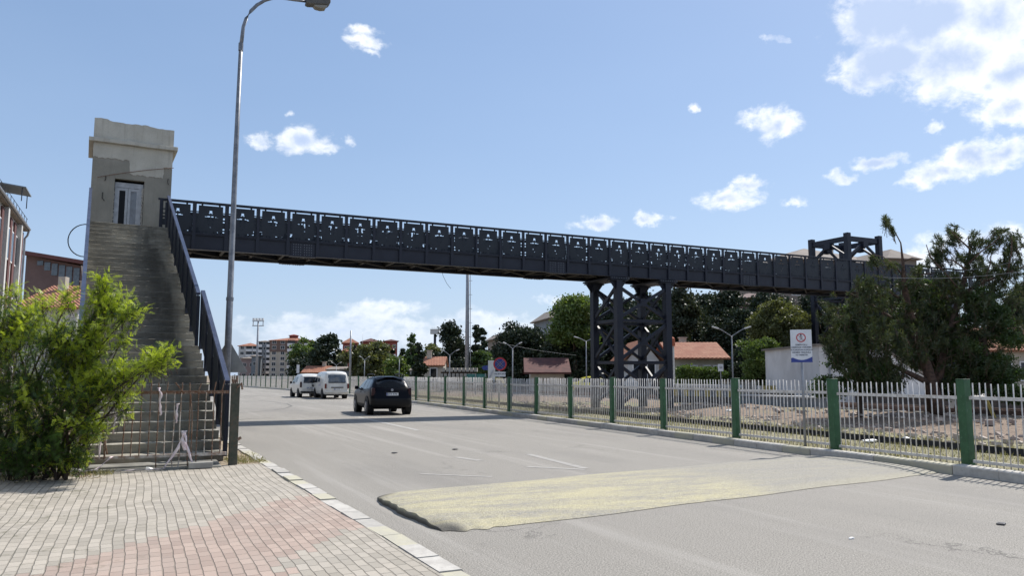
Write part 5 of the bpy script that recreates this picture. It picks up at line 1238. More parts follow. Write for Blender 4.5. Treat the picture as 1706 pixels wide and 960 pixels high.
# ---- the bright feathery bush at the left, spreading over the railing
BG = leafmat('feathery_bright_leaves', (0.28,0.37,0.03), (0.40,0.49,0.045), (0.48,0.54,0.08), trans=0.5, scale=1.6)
BD = leafmat('dark_bush_leaves', (0.03,0.068,0.014), (0.065,0.12,0.022), (0.10,0.16,0.035), trans=0.35, scale=1.2)
def bush():
    R = np.random.RandomState(12); base = D(70, 11.9, 0.08); d0 = 11.9
    tr = thing('feathery_bush', base, 'large bright green feathery bush leaning over the rusty railing at the left', 'bush')
    def L_(px, py, dd=0.0):
        d = d0+dd; p = D(px, d, 0); p.z = Zat(py, d); return p-base
    # (px, py, rx, ry, depth, depth radius, twigs, bright share)
    M = [(30,640,80,115,0.0,.9,300,.30),(100,700,72,75,-.15,.7,220,.30),(50,755,75,45,0,.8,200,.06),(-30,620,60,140,.1,.9,150,.3),(15,545,52,38,.1,.6,100,.8),(95,565,52,40,0,.5,110,.75),(155,560,34,52,.0,.35,90,.95),(172,503,30,22,.1,.3,44,1),(163,474,15,12,.1,.15,18,1),
         (212,520,26,11,.0,.18,28,1),(62,510,30,13,.2,.3,22,.95),(108,497,16,12,.1,.2,14,.95),(175,630,34,26,-.1,.3,56,.95),(215,618,32,12,-.15,.22,34,1),(255,602,26,11,-.2,.16,32,1),(278,592,8,7,-.2,.08,8,1),(140,655,46,36,-.1,.4,90,.75),
         (160,715,30,16,-.1,.3,36,.85),(205,655,26,10,-.1,.18,18,1),(140,760,26,14,-.1,.3,26,.5),(15,488,18,9,.2,.2,9,1),(125,610,44,34,0,.4,90,.75),(200,565,14,10,0,.12,9,1),(215,683,16,8,-.1,.12,8,1)]
    g = MB(); pts, dirs, br_ = [], [], []; hubs = []
    root = [(60,790),(85,792),(105,788),(30,795),(120,785),(-10,795)]
    for k, (px, py, rx, ry, dd, dr_, n, bf) in enumerate(M):
        hub = L_(px, py, dd); rt = root[k % len(root)]; r0 = L_(rt[0], rt[1], 0.05*((k*7) % 5-2)); r0.z = 0
        mid = r0.lerp(hub, 0.55)+Vector((R.normal(0,0.05), R.normal(0,0.05), 0.15))
        th = 0.028 if n > 60 else 0.018
        g.tube([r0, r0.lerp(mid, 0.5)+Vector((0.03,0,0.05)), mid, hub], [th*1.3, th, th*0.75, th*0.4], 6)
        for _ in range(int(n*1.0)):
            a = R.normal(size=3); a /= np.linalg.norm(a); r = R.random()**0.42
            p = L_(px+a[0]*rx*r, py-a[2]*ry*r, dd+a[1]*r*dr_)
            if p.z < 0.12: p.z = 0.12+R.random()*0.2
            o_ = p-hub; dv = (o_*1.1+Vector((0.05,0,0.30))+Vector(R.normal(size=3)*0.18)).normalized()
            g.tube([p-dv*0.30-Vector((0,0,0.03)), p-dv*0.1, p+dv*0.10], [0.0045,0.0035,0.0015], 3, cap=False)
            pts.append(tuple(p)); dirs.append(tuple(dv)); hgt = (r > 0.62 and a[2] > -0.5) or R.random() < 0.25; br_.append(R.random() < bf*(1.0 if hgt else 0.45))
    g.build('stems', BARK, tr, smooth=True)
    pts, dirs, br_ = np.array(pts), np.array(dirs), np.array(br_)
    for flag, m_, nm in ((True, BG, 'bright_leaves'), (False, BD, 'dark_leaves')):  # bright leaves mostly outside and on top, dark ones inside and low
        P0, D0 = pts[br_ == flag], dirs[br_ == flag]; n = len(P0); NF = 11
        # every twig carries fronds, every frond two rows of small leaflets
        Pf = np.repeat(P0, NF, 0); Df = np.repeat(D0, NF, 0); t_ = np.tile(np.linspace(-0.26, 0.14, NF), n)[:,None]
        side = R.normal(size=(n*NF,3)); side -= (side*Df).sum(1)[:,None]*Df; side /= np.linalg.norm(side, axis=1)[:,None]
        ax = Df*0.55+side*0.85; ax[:,2] += 0.05; ax /= np.linalg.norm(ax, axis=1)[:,None]; fl = 0.135*R.uniform(0.6,1.15,n*NF)
        NL = 9; o0 = Pf+Df*t_; q = np.repeat(o0, NL*2, 0); axr = np.repeat(ax, NL*2, 0); flr = np.repeat(fl, NL*2)
        s_ = np.tile(np.repeat(np.linspace(0.15, 1.0, NL), 2), n*NF); sg = np.tile(np.array([1.0,-1.0]*NL), n*NF)
        nrm = R.normal(size=(n*NF,3))*0.35+np.array([0,0,1.0]); nrm -= (nrm*ax).sum(1)[:,None]*ax; nrm /= np.linalg.norm(nrm, axis=1)[:,None]
        lat = np.cross(np.repeat(nrm, NL*2, 0), axr); Ld = lat*sg[:,None]*0.85+axr*0.55; Ld /= np.linalg.norm(Ld, axis=1)[:,None]
        Ln = 0.0145*(1.15-0.55*s_)*R.uniform(0.8,1.2,len(s_)); Pc = q+axr*(s_*flr)[:,None]+Ld*Ln[:,None]
        wv_ = np.cross(Ld, np.repeat(nrm, NL*2, 0)); quads_mesh(nm, Pc, Ld*Ln[:,None], wv_*(Ln*0.36)[:,None], m_, tr)
bush()
# ================================================================== BUILDINGS, MASTS AND SMALL THINGS BEHIND
BEIGE = pmat('beige_render', (0.40,0.36,0.30), (0.34,0.31,0.26), 0.5, 0.9); BROWNR = pmat('brown_render', (0.17,0.115,0.095), (0.14,0.10,0.085), 0.5, 0.9)
WHITER = pmat('white_render', (0.50,0.50,0.49), (0.43,0.43,0.42), 0.5, 0.9); GREYR = pmat('blue_grey_render', (0.19,0.215,0.235), (0.16,0.18,0.20), 0.5, 0.9); PINKR = pmat('dull_pink_render', (0.30,0.22,0.21), (0.26,0.20,0.19), 0.5, 0.9)
REDB = pmat('red_brick_render', (0.22,0.06,0.045), (0.17,0.05,0.04), 0.6, 0.9); CREAMW = pmat('cream_wash_wall', (0.47,0.43,0.36), (0.36,0.325,0.27), 1.2, 0.92, bump=0.005, c3=(0.29,0.265,0.22))
MAROON = pmat('maroon_cladding', (0.125,0.052,0.048), (0.10,0.045,0.042), 0.7, 0.85); MAUVE = pmat('mauve_brown_render', (0.16,0.11,0.10), (0.13,0.09,0.083), 0.6, 0.92)
FR = pmat('white_window_frame', (0.62,0.62,0.62), rough=0.5); STONE = pmat('dark_stone_wall', (0.13,0.115,0.105), (0.075,0.068,0.065), 2.2, 0.95, bump=0.03)
DULLB = pmat('dull_beige_render', (0.20,0.17,0.145), (0.17,0.145,0.125), 0.5, 0.9); ROOFG = pmat('beige_grey_roof', (0.215,0.185,0.16), (0.175,0.15,0.13), 0.5, 0.9)
def hip_roof(g, x0, x1, y0, y1, z, h, ov=0.5):
    x0 -= ov; x1 += ov; y0 -= ov; y1 += ov; w_, l_ = x1-x0, y1-y0; g.box(x0, x1, y0, y1, z-0.12, z)
    if w_ > l_: a, b_ = (x0+l_/2, (y0+y1)/2, z+h), (x1-l_/2, (y0+y1)/2, z+h); g.add([(x0,y0,z+.002),(x1,y0,z+.002),(x1,y1,z+.002),(x0,y1,z+.002),a,b_], [(0,1,5,4),(2,3,4,5),(1,2,5),(3,0,4)])
    else: a, b_ = ((x0+x1)/2, y0+w_/2, z+h), ((x0+x1)/2, y1-w_/2, z+h); g.add([(x0,y0,z+.002),(x1,y0,z+.002),(x1,y1,z+.002),(x0,y1,z+.002),a,b_], [(3,0,4,5),(1,2,5,4),(0,1,4),(2,3,5)])
def gable_roof(g, x0, x1, y0, y1, z, h, along='X', ov=0.4, th=0.14):
    x0 -= ov; x1 += ov; y0 -= ov; y1 += ov
    if along == 'X': pr = [(y0,z),((y0+y1)/2,z+h),(y1,z),(y1,z-th),((y0+y1)/2,z+h-th),(y0,z-th)]; g.add([(x0,p,q) for p,q in pr]+[(x1,p,q) for p,q in pr], [(0,1,7,6),(1,2,8,7),(2,3,9,8),(3,4,10,9),(4,5,11,10),(5,0,6,11),(0,5,4,1),(1,4,3,2),(6,7,10,11),(7,8,9,10)])
    else: pr = [(x0,z),((x0+x1)/2,z+h),(x1,z),(x1,z-th),((x0+x1)/2,z+h-th),(x0,z-th)]; g.add([(p,y0,q) for p,q in pr]+[(p,y1,q) for p,q in pr], [(0,1,7,6),(1,2,8,7),(2,3,9,8),(3,4,10,9),(4,5,11,10),(5,0,6,11),(0,5,4,1),(1,4,3,2),(6,7,10,11),(7,8,9,10)])
def window(b, x, z, w_, h, face='Y', y=0.0, frame=FR, gm=GLASS, proud=0.05, name='window'):
    g = MB(); f = 0.09
    def bx(u0, u1, z0, z1, d0, d1):
        if face == 'Y': g.box(u0, u1, y-d1, y-d0, z0, z1)
        else: g.box(y-d1, y-d0, u0, u1, z0, z1)
    bx(x-w_/2, x+w_/2, z, z+f, 0.0, proud); bx(x-w_/2, x+w_/2, z+h-f, z+h, 0.0, proud); bx(x-w_/2, x-w_/2+f, z+f, z+h-f, 0.0, proud); bx(x+w_/2-f, x+w_/2, z+f, z+h-f, 0.0, proud)
    if w_ > 0.9: bx(x-f/3, x+f/3, z+f, z+h-f, 0.0, proud*0.8)
    fr_ = g.build(name, frame, b); g = MB(); 
    if face == 'Y': g.box(x-w_/2+f, x+w_/2-f, y-0.012, y-0.004, z+f, z+h-f)
    else: g.box(y-0.012, y-0.004, x-w_/2+f, x+w_/2-f, z+f, z+h-f)
    g.build('pane', gm, fr_); return fr_
def block(px0, px1, top, d, label, wall, roofm, depth=14, floors=None, cols=3, rh=1.8, upper=None, name='apartment_block', balc=None, group='far apartment blocks', fh=3.0, side_cols=3, rz=0.0, floor0=0):
    a, b_ = D(px0, d), D(px1, d); W_ = (b_-a).length*1.0; zt = Zat(top, d)
    # front faces toward -Y of its own frame; turned to face the road
    rot = -radians(14)+rz; t_ = thing(name, a, label, 'building', rot, group)
    Wl = W_/max(0.3, cos(rot+A)) if False else W_
    fl = floors or max(1, int(zt/fh)); fhh = zt/fl
    g = MB(); zs = zt if upper is None else fhh*(fl-upper[0]); g.box(0, Wl, 0, depth, -0.5, zs); g.build('wall', wall, t_)
    if upper: g = MB(); g.box(-0.12, Wl+0.12, -0.12, depth+0.12, zs+0.002, zt); g.build('upper_wall', upper[1], t_)
    if rh: g = MB(); hip_roof(g, 0, Wl, 0, depth, zt+0.125, rh, 0.6); g.build('roof', roofm, t_)
    for f in range(floor0, fl):
        off = -0.12 if upper and f >= fl-upper[0] else 0.0
        for c_ in range(cols):
            xx = Wl*(c_+0.5)/cols; kind = balc[c_ % len(balc)] if balc else 'w'
            if kind == 'w': window(t_, xx, f*fhh+0.9, min(1.5, Wl/cols*0.55), 1.35, 'Y', off)
            elif kind == 'b':
                g = MB(); bw = Wl/cols*0.9; g.box(xx-bw/2, xx+bw/2, off-0.9, off-0.003, f*fhh+0.05, f*fhh+0.22); g.box(xx-bw/2, xx+bw/2, off-0.9, off-0.82, f*fhh+0.22, f*fhh+1.1)
                bl = g.build('balcony', FR, t_); g = MB(); g.box(xx-bw/2+0.1, xx+bw/2-0.1, off-0.03, off-0.003, f*fhh+0.24, f*fhh+2.4); g.build('pane', GLASS, bl)
        for c_ in range(side_cols): window(t_, depth*(c_+0.5)/side_cols, f*fhh+0.9, 1.3, 1.35, 'X', off)
    return t_, Wl, zt, depth
block(396,429,577,330,'white apartment block with dark balconies at the far left end of the street',WHITER,TILE,depth=16,cols=3,balc=['w','b','b'],rh=1.4,floors=6)
block(400,424,598,300,'low dull pink house in front of the far white apartment block',PINKR,ROOFG,depth=10,cols=2,rh=0.6,side_cols=1)
block(418,430,594,290,'small pale grey annex beside the low pink house',GREYR,ROOFG,depth=9,cols=1,rh=0.5,side_cols=1)
block(429,448,570,310,'narrow blue grey apartment block between the white one and the beige one',GREYR,ROOFG,depth=14,cols=3,balc=['b','w','b'],rh=0.6,floors=7)
bb, Wl, zt, dp = block(448,517,568,285,'beige apartment block with brown top floors and a brick turret on its tiled roof',BEIGE,TILE,depth=16,cols=5,balc=['w','w','b','w','b'],rh=1.5,upper=(2,BROWNR),floors=7)
zr = zt+0.5; g = MB(); g.box(Wl*0.42,Wl*0.62,6,9,zr,zt+2.2); hip_roof(g, Wl*0.42, Wl*0.62, 6, 9, zt+2.32, 0.5, 0.3); g.build('roof_turret', REDB, bb)
block(512,530,584,260,'pale block with a tiled roof half hidden behind the dark dome shaped pine',BEIGE,TILE,depth=14,cols=2,rh=2.0)
block(568,594,586,260,'red brick block with two tiled roofs behind the tall thin mast',REDB,TILE,depth=12,cols=2,rh=1.5,upper=(1,REDB))
block(570,594,572,290,'upper red storey with tiled hip roof rising behind the brick block',REDB,TILE,depth=12,cols=2,rh=2.0)
block(602,632,570,270,'long red house with stepped tiled roofs above the olive tree',REDB,TILED,depth=12,cols=3,rh=1.3)
block(630,641,575,265,'red terrace house joining the long house and the tower like house',REDB,TILE,depth=10,cols=1,rh=1.2)
block(641,661,569,270,'tower like red house with flat tiled cap',REDB,TILED,depth=10,cols=2,rh=0.7)
block(900,920,552,150,'red house with chimney showing above the grey green tree',REDB,TILED,depth=10,cols=2,rh=1.2)
block(920,952,531,120,'grey green gabled house behind the tall light green tree',GREYR,ROOFG,depth=12,cols=2,rh=1.6,group=None,name='house')
block(826,842,566,150,'pale roofed house peeping over the left shoulder of the large dark tree',ROOFG,ROOFG,depth=9,cols=1,rh=1.0,name='house',group=None)
bb, Wl, zt, dp = block(1318,1500,433,118,'large beige block with broad grey beige hip roofs rising behind the end of the bridge',DULLB,ROOFG,depth=22,cols=6,rh=3.2,group=None)
g = MB()
for xf in (0.80,): g = MB(); g.box(Wl*xf-0.4, Wl*xf+0.4, 8, 8.9, zt+1.2, zt+3.6); g.box(Wl*xf-0.5, Wl*xf+0.5, 7.9, 9.0, zt+3.6, zt+3.72); g.build('chimney', BEIGE, bb)
block(1490,1545,432,112,'lower wing with flat grey beige roof right of the large beige block',DULLB,ROOFG,depth=16,cols=2,rh=1.8,group=None)
block(1235,1320,498,100,'brownish flat block seen under the bridge between two trees',MAUVE,MAUVE,depth=12,cols=3,rh=1.0,group=None)

# ---- small houses beyond the tracks
def house(px0, px1, eave, d, label, wall, roofm, depth, rh, along='X', z0=0.1, rz=None, wins=(), chim=None, name='house', ov=0.4):
    a, b_ = D(px0, d, z0), D(px1, d, z0); W_ = (b_-a).length; ze = Zat(eave, d)-z0; t_ = thing(name, a, label, 'house', -A if rz is None else rz)
    g = MB(); g.box(0, W_, 0, depth, -0.3, ze)
    if along == 'X': g.prism([(0,ze),(depth/2,ze+rh*0.93),(depth,ze)], 'X', 0, W_)
    else: g.prism([(0,ze),(W_/2,ze+rh*0.93),(W_,ze)], 'Y', 0, depth)
    g.v = g.v; g.build('wall', wall, t_)
    g = MB(); gable_roof(g, 0, W_, 0, depth, ze+0.02, rh, along, ov); rf = g.build('roof', roofm, t_)
    if chim: g = MB(); cx, cy, ch = chim; g.box(cx*W_-0.24, cx*W_+0.24, cy*depth-0.24, cy*depth+0.24, ze+rh*0.5, ze+rh+ch); g.box(cx*W_-0.3, cx*W_+0.3, cy*depth-0.3, cy*depth+0.3, ze+rh+ch, ze+rh+ch+0.08); g.build('chimney', CREAMW, rf)
    for (xf, zz, w_, h_) in wins: window(t_, xf*W_, zz, w_, h_, 'Y', 0.0)
    return t_
hA = house(1124,1206,597,56,'cream station house with red tiled roof and arched windows right of the support tower',CREAMW,TILE,6.5,1.25,'X',0.3,wins=((0.27,1.15,0.5,0.9),(0.42,1.15,0.4,0.9),(0.66,1.15,0.5,0.9),(0.84,1.15,0.4,0.9)),chim=(0.42,0.6,0.35))
hB = house(1046,1098,600,57,'white gabled station wing seen through the legs of the support tower',WHITER,TILE,7,1.5,'Y',0.3,wins=((0.3,0.8,0.7,1.6),(0.75,0.8,0.7,1.6)))
g = MB(); p = D(1121, 52, 0.3); g.tube([(0,0,-0.2),(0,0,Zat(577,52)-0.3)], 0.13, 12); g.build; pl_ = thing('marker_pillar', p, 'slim white pillar with an orange cap in front of the tiled station house', 'pillar'); g.build('shaft', WHITER, pl_)
g = MB(); zz = Zat(577,52)-0.3; g.tube([(0,0,zz),(0,0,zz+0.1),(0,0,zz+0.5),(0,0,zz+0.62)], [0.19,0.2,0.18,0.06], 12); g.build('cap', pmat('orange_brick', (0.36,0.10,0.05), rough=0.8), pl_)
hC = house(884,940,621,60,'low shed with dark red roof left of the yellow car',CREAMW,TILED,5,1.15,'X',0.1,ov=0.5,wins=())
hC['label'] = 'low pale shed with a dark red roof left of the yellow car'
hD = house(703,738,609,82,'small cream house with orange tiled gable behind the sleeper stack',CREAMW,TILE,5,0.95,'X',0.2,wins=((0.55,0.6,0.8,1.6),),chim=(0.25,0.4,0.6),ov=0.2)
hE = house(683,703,617,84,'little white kiosk building with two windows left of the small cream house',WHITER,ROOFG,4,0.3,'X',0.2,wins=((0.3,0.7,0.35,0.9),(0.7,0.7,0.35,0.9)),ov=0.1)
hF = house(507,541,621,105,'low house with broad orange tiled roof behind the two white vans',CREAMW,TILE,5,0.9,'X',0.2,chim=(0.75,0.5,0.5))
hG = house(545,592,616,104,'flat roofed grey shed behind the tall white van',GREYR,ROOFG,7,0.4,'X',0.2,ov=0.2,name='shed')
# large white wall behind the pine
p_ = D(1366, 37.5, 0.1); hH = thing('goods_shed', p_, 'long plain white shed with sloping right end behind the big pine trunk', 'shed', -A)
dx = lambda px: (px-1366)*37.5/FPX*1.0
WSH = pmat('bright_white_wash', (0.66,0.64,0.63), (0.56,0.54,0.53), 0.9, 0.9, bump=0.004)
z1, z2 = Zat(580,37.5)-0.1, Zat(642,37.5)-0.1
g = MB(); g.prism([(0,-0.3),(dx(1560),-0.3),(dx(1560),z2),(dx(1470),z1),(0,z1+0.1)], 'Y', 0, 8); g.build('wall', WSH, hH)
g = MB(); g.prism([(-0.15,z1+0.103),(dx(1470),z1+0.003),(dx(1562),z2+0.003),(dx(1562),z2+0.10),(dx(1470),z1+0.10),(-0.15,z1+0.2)], 'Y', -0.12, 8.2); g.build('roof', ROOFG, hH)
g = MB(); g.tube([(dx(1382),-0.06,0.2),(dx(1382),-0.06,z1)], 0.04, 6); g.build('downpipe', LSTEEL, hH)
hI = house(1655,1765,584,55,'station house with pale orange roof behind the right hand bridge tower',CREAMW,TILE,7,1.8,'X',0.3,wins=((0.2,0.9,0.9,1.4),(0.5,0.9,0.9,1.4)),name='station_house')

# ---- platform and painted barriers (parallel with the tracks)
g = MB(); g.box(31, 40, -20, 120, -0.2, 0.66); struct(g.build('platform', STONE))
g = MB(); 
for k in range(70): y_ = -20+k*2.0; g.box(30.96, 31.4, y_, y_+1.98, 0.664, 0.76, k % 2)
struct(g.build('platform_edge', [pmat('platform_white', (0.66,0.65,0.62), (0.55,0.54,0.52), 3, 0.9), pmat('platform_worn', (0.58,0.56,0.50), (0.46,0.44,0.38), 3, 0.9)]))
g = MB(); g.box(31.5, 40, -20, 120, 0.664, 0.68); struct(g.build('platform_paving', pmat('platform_paving_grey', (0.40,0.38,0.35), (0.32,0.30,0.28), 2, 0.9)))
RAILM = pmat('rail_steel', (0.20,0.13,0.10), (0.14,0.10,0.085), 3, 0.6, 0.4); BAL = pmat('track_ballast', (0.27,0.22,0.19), (0.16,0.13,0.115), 9, 0.95, bump=0.06, c3=(0.36,0.32,0.29))
g = MB(); g.prism([(24.6,0.0),(25.4,0.22),(29.2,0.22),(30.0,0.0)], 'Y', -20, 160); struct(g.build('ballast', BAL))
trk = thing('railway_track', (27.3, 40, 0.22), 'rusty railway track running along the white edged platform', 'railway track')
g = MB()
for x_ in (-0.72, 0.72): g.box(x_-0.035, x_+0.035, -60, 120, 0.10, 0.24); g.box(x_-0.06, x_+0.06, -60, 120, 0.085, 0.099)
g.build('rails', RAILM, trk); g = MB()
for k in range(280): g.box(-1.2, 1.2, -60+k*0.64, -60+k*0.64+0.22, 0.0, 0.08)
g.build('sleepers', CONC, trk)['kind'] = 'stuff'
YB = pmat('barrier_yellow', (0.48,0.38,0.10), (0.36,0.29,0.12), 4, 0.8); WB = pmat('barrier_white', (0.55,0.54,0.52), (0.42,0.42,0.42), 4, 0.8)
def barrier(p, ang, L, h, label, cols, cat='barrier', grp=None):
    t_ = thing('concrete_barrier', p, label, cat, ang, grp)
    n = len(cols)
    for k, c_ in enumerate(cols):
        g = MB(); g.add([(L*k/n,-0.25,0),(L*(k+1)/n,-0.25,0),(L*(k+1)/n,0.25,0),(L*k/n,0.25,0),(L*k/n,-0.1,h),(L*(k+1)/n,-0.1,h),(L*(k+1)/n,0.1,h),(L*k/n,0.1,h)], [(3,2,1,0),(4,5,6,7),(0,1,5,4),(1,2,6,5),(2,3,7,6),(3,0,4,7)])
        g.build('painted_section', YB if c_ == 'y' else WB, t_)
    return t_
a = D(1252, 44, 0.1); b_ = D(1312, 44, 0.1); barrier(a, atan2((b_-a).y, (b_-a).x), (b_-a).length, 0.95, 'white and yellow concrete barrier block behind the fence left of the white sign', 'wyyw')
# low retaining wall with painted coping behind the soil heap
a = D(1112, 40, 0.06); b_ = D(1222, 36.5, 0.06); L = (b_-a).length; ang = atan2((b_-a).y, (b_-a).x)
rw = thing('low_wall', a, 'low dark stone wall with white coping and worn yellow stripes behind the soil heap', 'wall', ang)
g = MB(); g.box(0, L, 0, 0.5, -0.1, 0.55); g.build('stonework', STONE, rw); g = MB(); g.box(-0.03, L, -0.05, 0.6, 0.985, 1.12); g.build('coping', WB, rw)
g = MB(); n = 12
for k in range(n): g.box(L*k/n+0.002, L*(k+1)/n, -0.02, 0.45, 0.552, 0.983, k % 2)
g.build('painted_band', [GREYR, YB], rw)
a = D(1222, 36.5, 0.06); b_ = D(1362, 32.5, 0.06); L = (b_-a).length; ang = atan2((b_-a).y, (b_-a).x)
rw = thing('low_wall', a, 'low grey wall with pale edge continuing right behind the soil heap to the white sign', 'wall', ang)
g = MB(); g.box(0, L, 0, 0.5, -0.1, 0.62); g.build('stonework', GREYR, rw); g = MB(); g.box(0.005, L+0.02, -0.05, 0.55, 0.622, 0.69); g.build('coping', WB, rw)
# stack of blocks left on the wall
pv = D(1232, 40, 0.1); ps = thing('paver_pallet', pv, 'stack of grey paving blocks on a pallet behind the fence left of the barrier block', 'pallet', -A)
g = MB()
for k in range(7):
    for j in range(5): g.box(-0.75+j*0.3, -0.47+j*0.3, -0.4, 0.4, 0.12+k*0.16, 0.265+k*0.16)
g.build('paving_blocks', CONC, ps); g = MB(); g.box(-0.8,0.78,-0.45,0.45,0,0.11); g.box(-0.85,0.85,-0.5,0.5,1.245,1.29); g.build('boards', BARK, ps)
# sleepers stack
sk = D(732, 72, 0.1); b_ = D(792, 72, 0.1); L = (b_-sk).length; stt = thing('sleeper_stack', sk, 'long stack of pale concrete sleepers in four layers behind the far fence', 'stack', -A)
for k in range(4):
    g = MB(); n = 9
    for j in range(n): x_ = L*j/n+0.2*(k % 2); g.box(x_+0.05, x_+L/n*0.86, 0, 1.6, 0.28+k*0.52, 0.28+k*0.52+0.36)
    lay = g.build('sleeper_layer', CONC, stt); g = MB(); g.box(0.1, L-0.2, 0.2, 0.4, 0.125+k*0.52, 0.278+k*0.52); g.box(0.1, L-0.2, 1.2, 1.4, 0.125+k*0.52, 0.278+k*0.52); g.build('spacer', BARK, lay)
TEAL = pmat('teal_netting', (0.03,0.13,0.12), (0.045,0.16,0.15), 4, 0.8)
a = D(776, 62, 0.1); b_ = D(810, 61, 0.1); L = (b_-a).length; tp = thing('teal_panel', a, 'teal sheet hoarding behind the fence left of the no stopping sign', 'hoarding', atan2((b_-a).y, (b_-a).x))
g = MB(); g.box(0, L, 0, 0.03, 0.95, 1.62); g.build('sheet', TEAL, tp); g = MB()
for k in range(3): g.box(0.02+k*(L-0.1)/2, 0.08+k*(L-0.1)/2, -0.05, -0.002, 0, 1.65)
g.build('frame', LSTEEL, tp)
g = MB(); p = D(819, 44, 0.1)
ib = thing('information_board', p, 'tall white board with a blue arrow partly behind the no stopping sign', 'sign', -A); dS = 44
g.box(-0.2,0.2,0,0.03,Zat(634,dS)-0.1,Zat(601,dS)-0.1); b2 = g.build('board', SGW, ib); g = MB(); g.box(-0.03,0.03,0.031,0.07,0,Zat(603,dS)-0.1); g.build('post', LSTEEL, ib)
g = MB(); z0 = Zat(631,dS)-0.1; g.beam((-0.14,-0.004,z0),(0.12,-0.004,z0+0.5),0.006,0.09,up=(0,1,0)); g.build('blue_arrow', BLUE, b2)
g = MB(); p = D(812, 46, 0.1); z0 = Zat(617,46)-0.1; ib = thing('blue_sign', p, 'small blue arrow sign left of the white information board', 'sign', -A)
g.prism([(-0.34,z0+0.13),(-0.22,z0+0.26),(0.3,z0+0.26),(0.3,z0),(-0.22,z0)], 'Y', 0, 0.03); g.build('board', BLUE, ib); g = MB(); g.tube([(0.1,0.05,0),(0.1,0.05,z0+0.25)],0.03,6); g.build('post', LSTEEL, ib)
p = D(1201, 33, 0.1); z0 = Zat(619,33)-0.1; z1 = Zat(607,33)-0.1; ib = thing('small_sign', p, 'small square white sign with dark lines on a thin post behind the fence', 'sign', -A)
g = MB(); g.box(-0.11,0.11,0,0.015,z0,z1); b2 = g.build('board', SGW, ib); g = MB(); g.tube([(0,0.03,0),(0,0.03,z1-0.02)],0.02,6); g.build('post', LSTEEL, ib)
g = MB(); g.box(-0.07,0.07,-0.004,-0.001,z0+0.19,z0+0.21); g.box(-0.05,0.07,-0.004,-0.001,z0+0.12,z0+0.15); g.build('dark_lines', TEXTD, b2)
p = D(496, 76, 0.1); z0, z1 = Zat(622,76)-0.1, Zat(608,76)-0.1; ib = thing('small_sign', p, 'narrow upright white sign on a post beyond the small white van', 'sign', -A)
g = MB(); g.box(-0.13,0.13,0,0.03,z0-0.0,z1); g.build('board', SGW, ib); g = MB(); g.tube([(0,0.05,0),(0,0.05,z1)],0.035,6); g.build('post', LSTEEL, ib)

# ---- masts and lamps
def mast(px, d, top, r0, r1, name, label, z0=0.1, lad=False, cat='mast', heads=None):
    p = D(px, d, z0); h = Zat(top, d)-z0; t_ = thing(name, p, label, cat, -A)
    g = MB(); g.tube([(0,0,-0.1),(0,0,h*0.5),(0,0,h)], [r0,(r0+r1)/2,r1], 12); g.build('pole', LSTEEL if name != 'street_lamp' else LSTEEL, t_, smooth=True)
    if lad:
        g = MB(); x_ = r0+0.12
        for y_ in (-0.16,0.16): g.tube([(x_,y_,0.5),(x_-0.12,y_,h)], 0.03, 5)
        for k in range(int(h/0.6)): g.tube([(x_-0.12*k*0.6/h,-0.16,0.6+k*0.6),(x_-0.12*k*0.6/h,0.16,0.6+k*0.6)], 0.022, 4)
        for k in range(int(h/1.6)): g.tube([(0,0,1+k*1.6),(x_+0.15,0,1+k*1.6)], 0.025, 4)
        g.build('ladder', LSTEEL, t_)
    if heads: heads(t_, h)
    return t_
mast(778, 88, 400, 0.27, 0.15, 'floodlight_mast', 'tall tapering grey mast with a ladder rising up to the bridge near the middle', lad=True, heads=lambda t_, h: MB().box(-1.2,1.2,-0.2,0.2,h,h+0.5).build('lamp_rack', LSTEEL, t_))
def stad(t_, h):
    g = MB(); g.box(-1.1,1.1,-0.12,0.12,h-1.0,h-0.85); g.box(-1.1,1.1,-0.12,0.12,h-0.1,h+0.05); g.box(-1.0,-0.9,-0.1,0.1,h-0.85,h-0.1); g.box(0.9,1.0,-0.1,0.1,h-0.85,h-0.1); rk = g.build('lamp_rack', LSTEEL, t_)
    for k in range(4): g = MB(); g.cbox((-0.85+k*0.57,-0.05,h+0.32), (0.42,0.3,0.42)); g.build('floodlight', FR, rk)
mast(427, 150, 535, 0.26, 0.14, 'stadium_floodlight', 'far floodlight pole with four lamps in front of the white apartment block', heads=stad)
def arm1(t_, h): g = MB(); g.tube([(0,0,h-1.6),(0.55,0,h-1.6)],0.03,5); g.cbox((0.5,0,h-1.9),(0.28,0.28,0.4)); g.build('loudspeaker', BLACKP, t_)
mast(583, 90, 551, 0.14, 0.08, 'signal_mast', 'thin straight mast with a small black loudspeaker beside the dome shaped pine', heads=arm1)
mast(603, 120, 556, 0.03, 0.02, 'aerial', 'hair thin aerial above the red roofs')
def ylamp(px, d, top, label, spread=1.1, rise=0.75, rz=0.0):
    p = D(px, d, 0.1); h = Zat(top, d)-0.1; t_ = thing('street_lamp', p, label, 'street lamp', -A+rz, 'double armed street lamps on the station side')
    g = MB(); g.tube([(0,0,-0.1),(0,0,h-rise)], [0.055,0.035], 8); g.build('pole', LSTEEL, t_, smooth=True)
    for s in (-1,1):
        g = MB(); g.tube([(0,0,h-rise-0.03),(s*spread*0.55,0,h-rise*0.35),(s*spread*0.8,0,h-rise*0.12)], 0.028, 6); ar = g.build('arm', LSTEEL, t_)
        g = MB(); g.beam((s*spread*0.72,0,h-rise*0.2),(s*spread*1.1,0,h+0.02),0.13,0.07); g.build('lamp_head', FR, ar, bevel=0.02)
ylamp(1221, 44, 545, 'double armed street lamp in front of the dark trees right of the tiled house', 1.0, 0.5)
ylamp(854, 56, 571, 'double armed street lamp right above the no stopping sign', 0.62, 0.42)
ylamp(749, 68, 583, 'double armed street lamp above the sleeper stack', 0.75, 0.45)
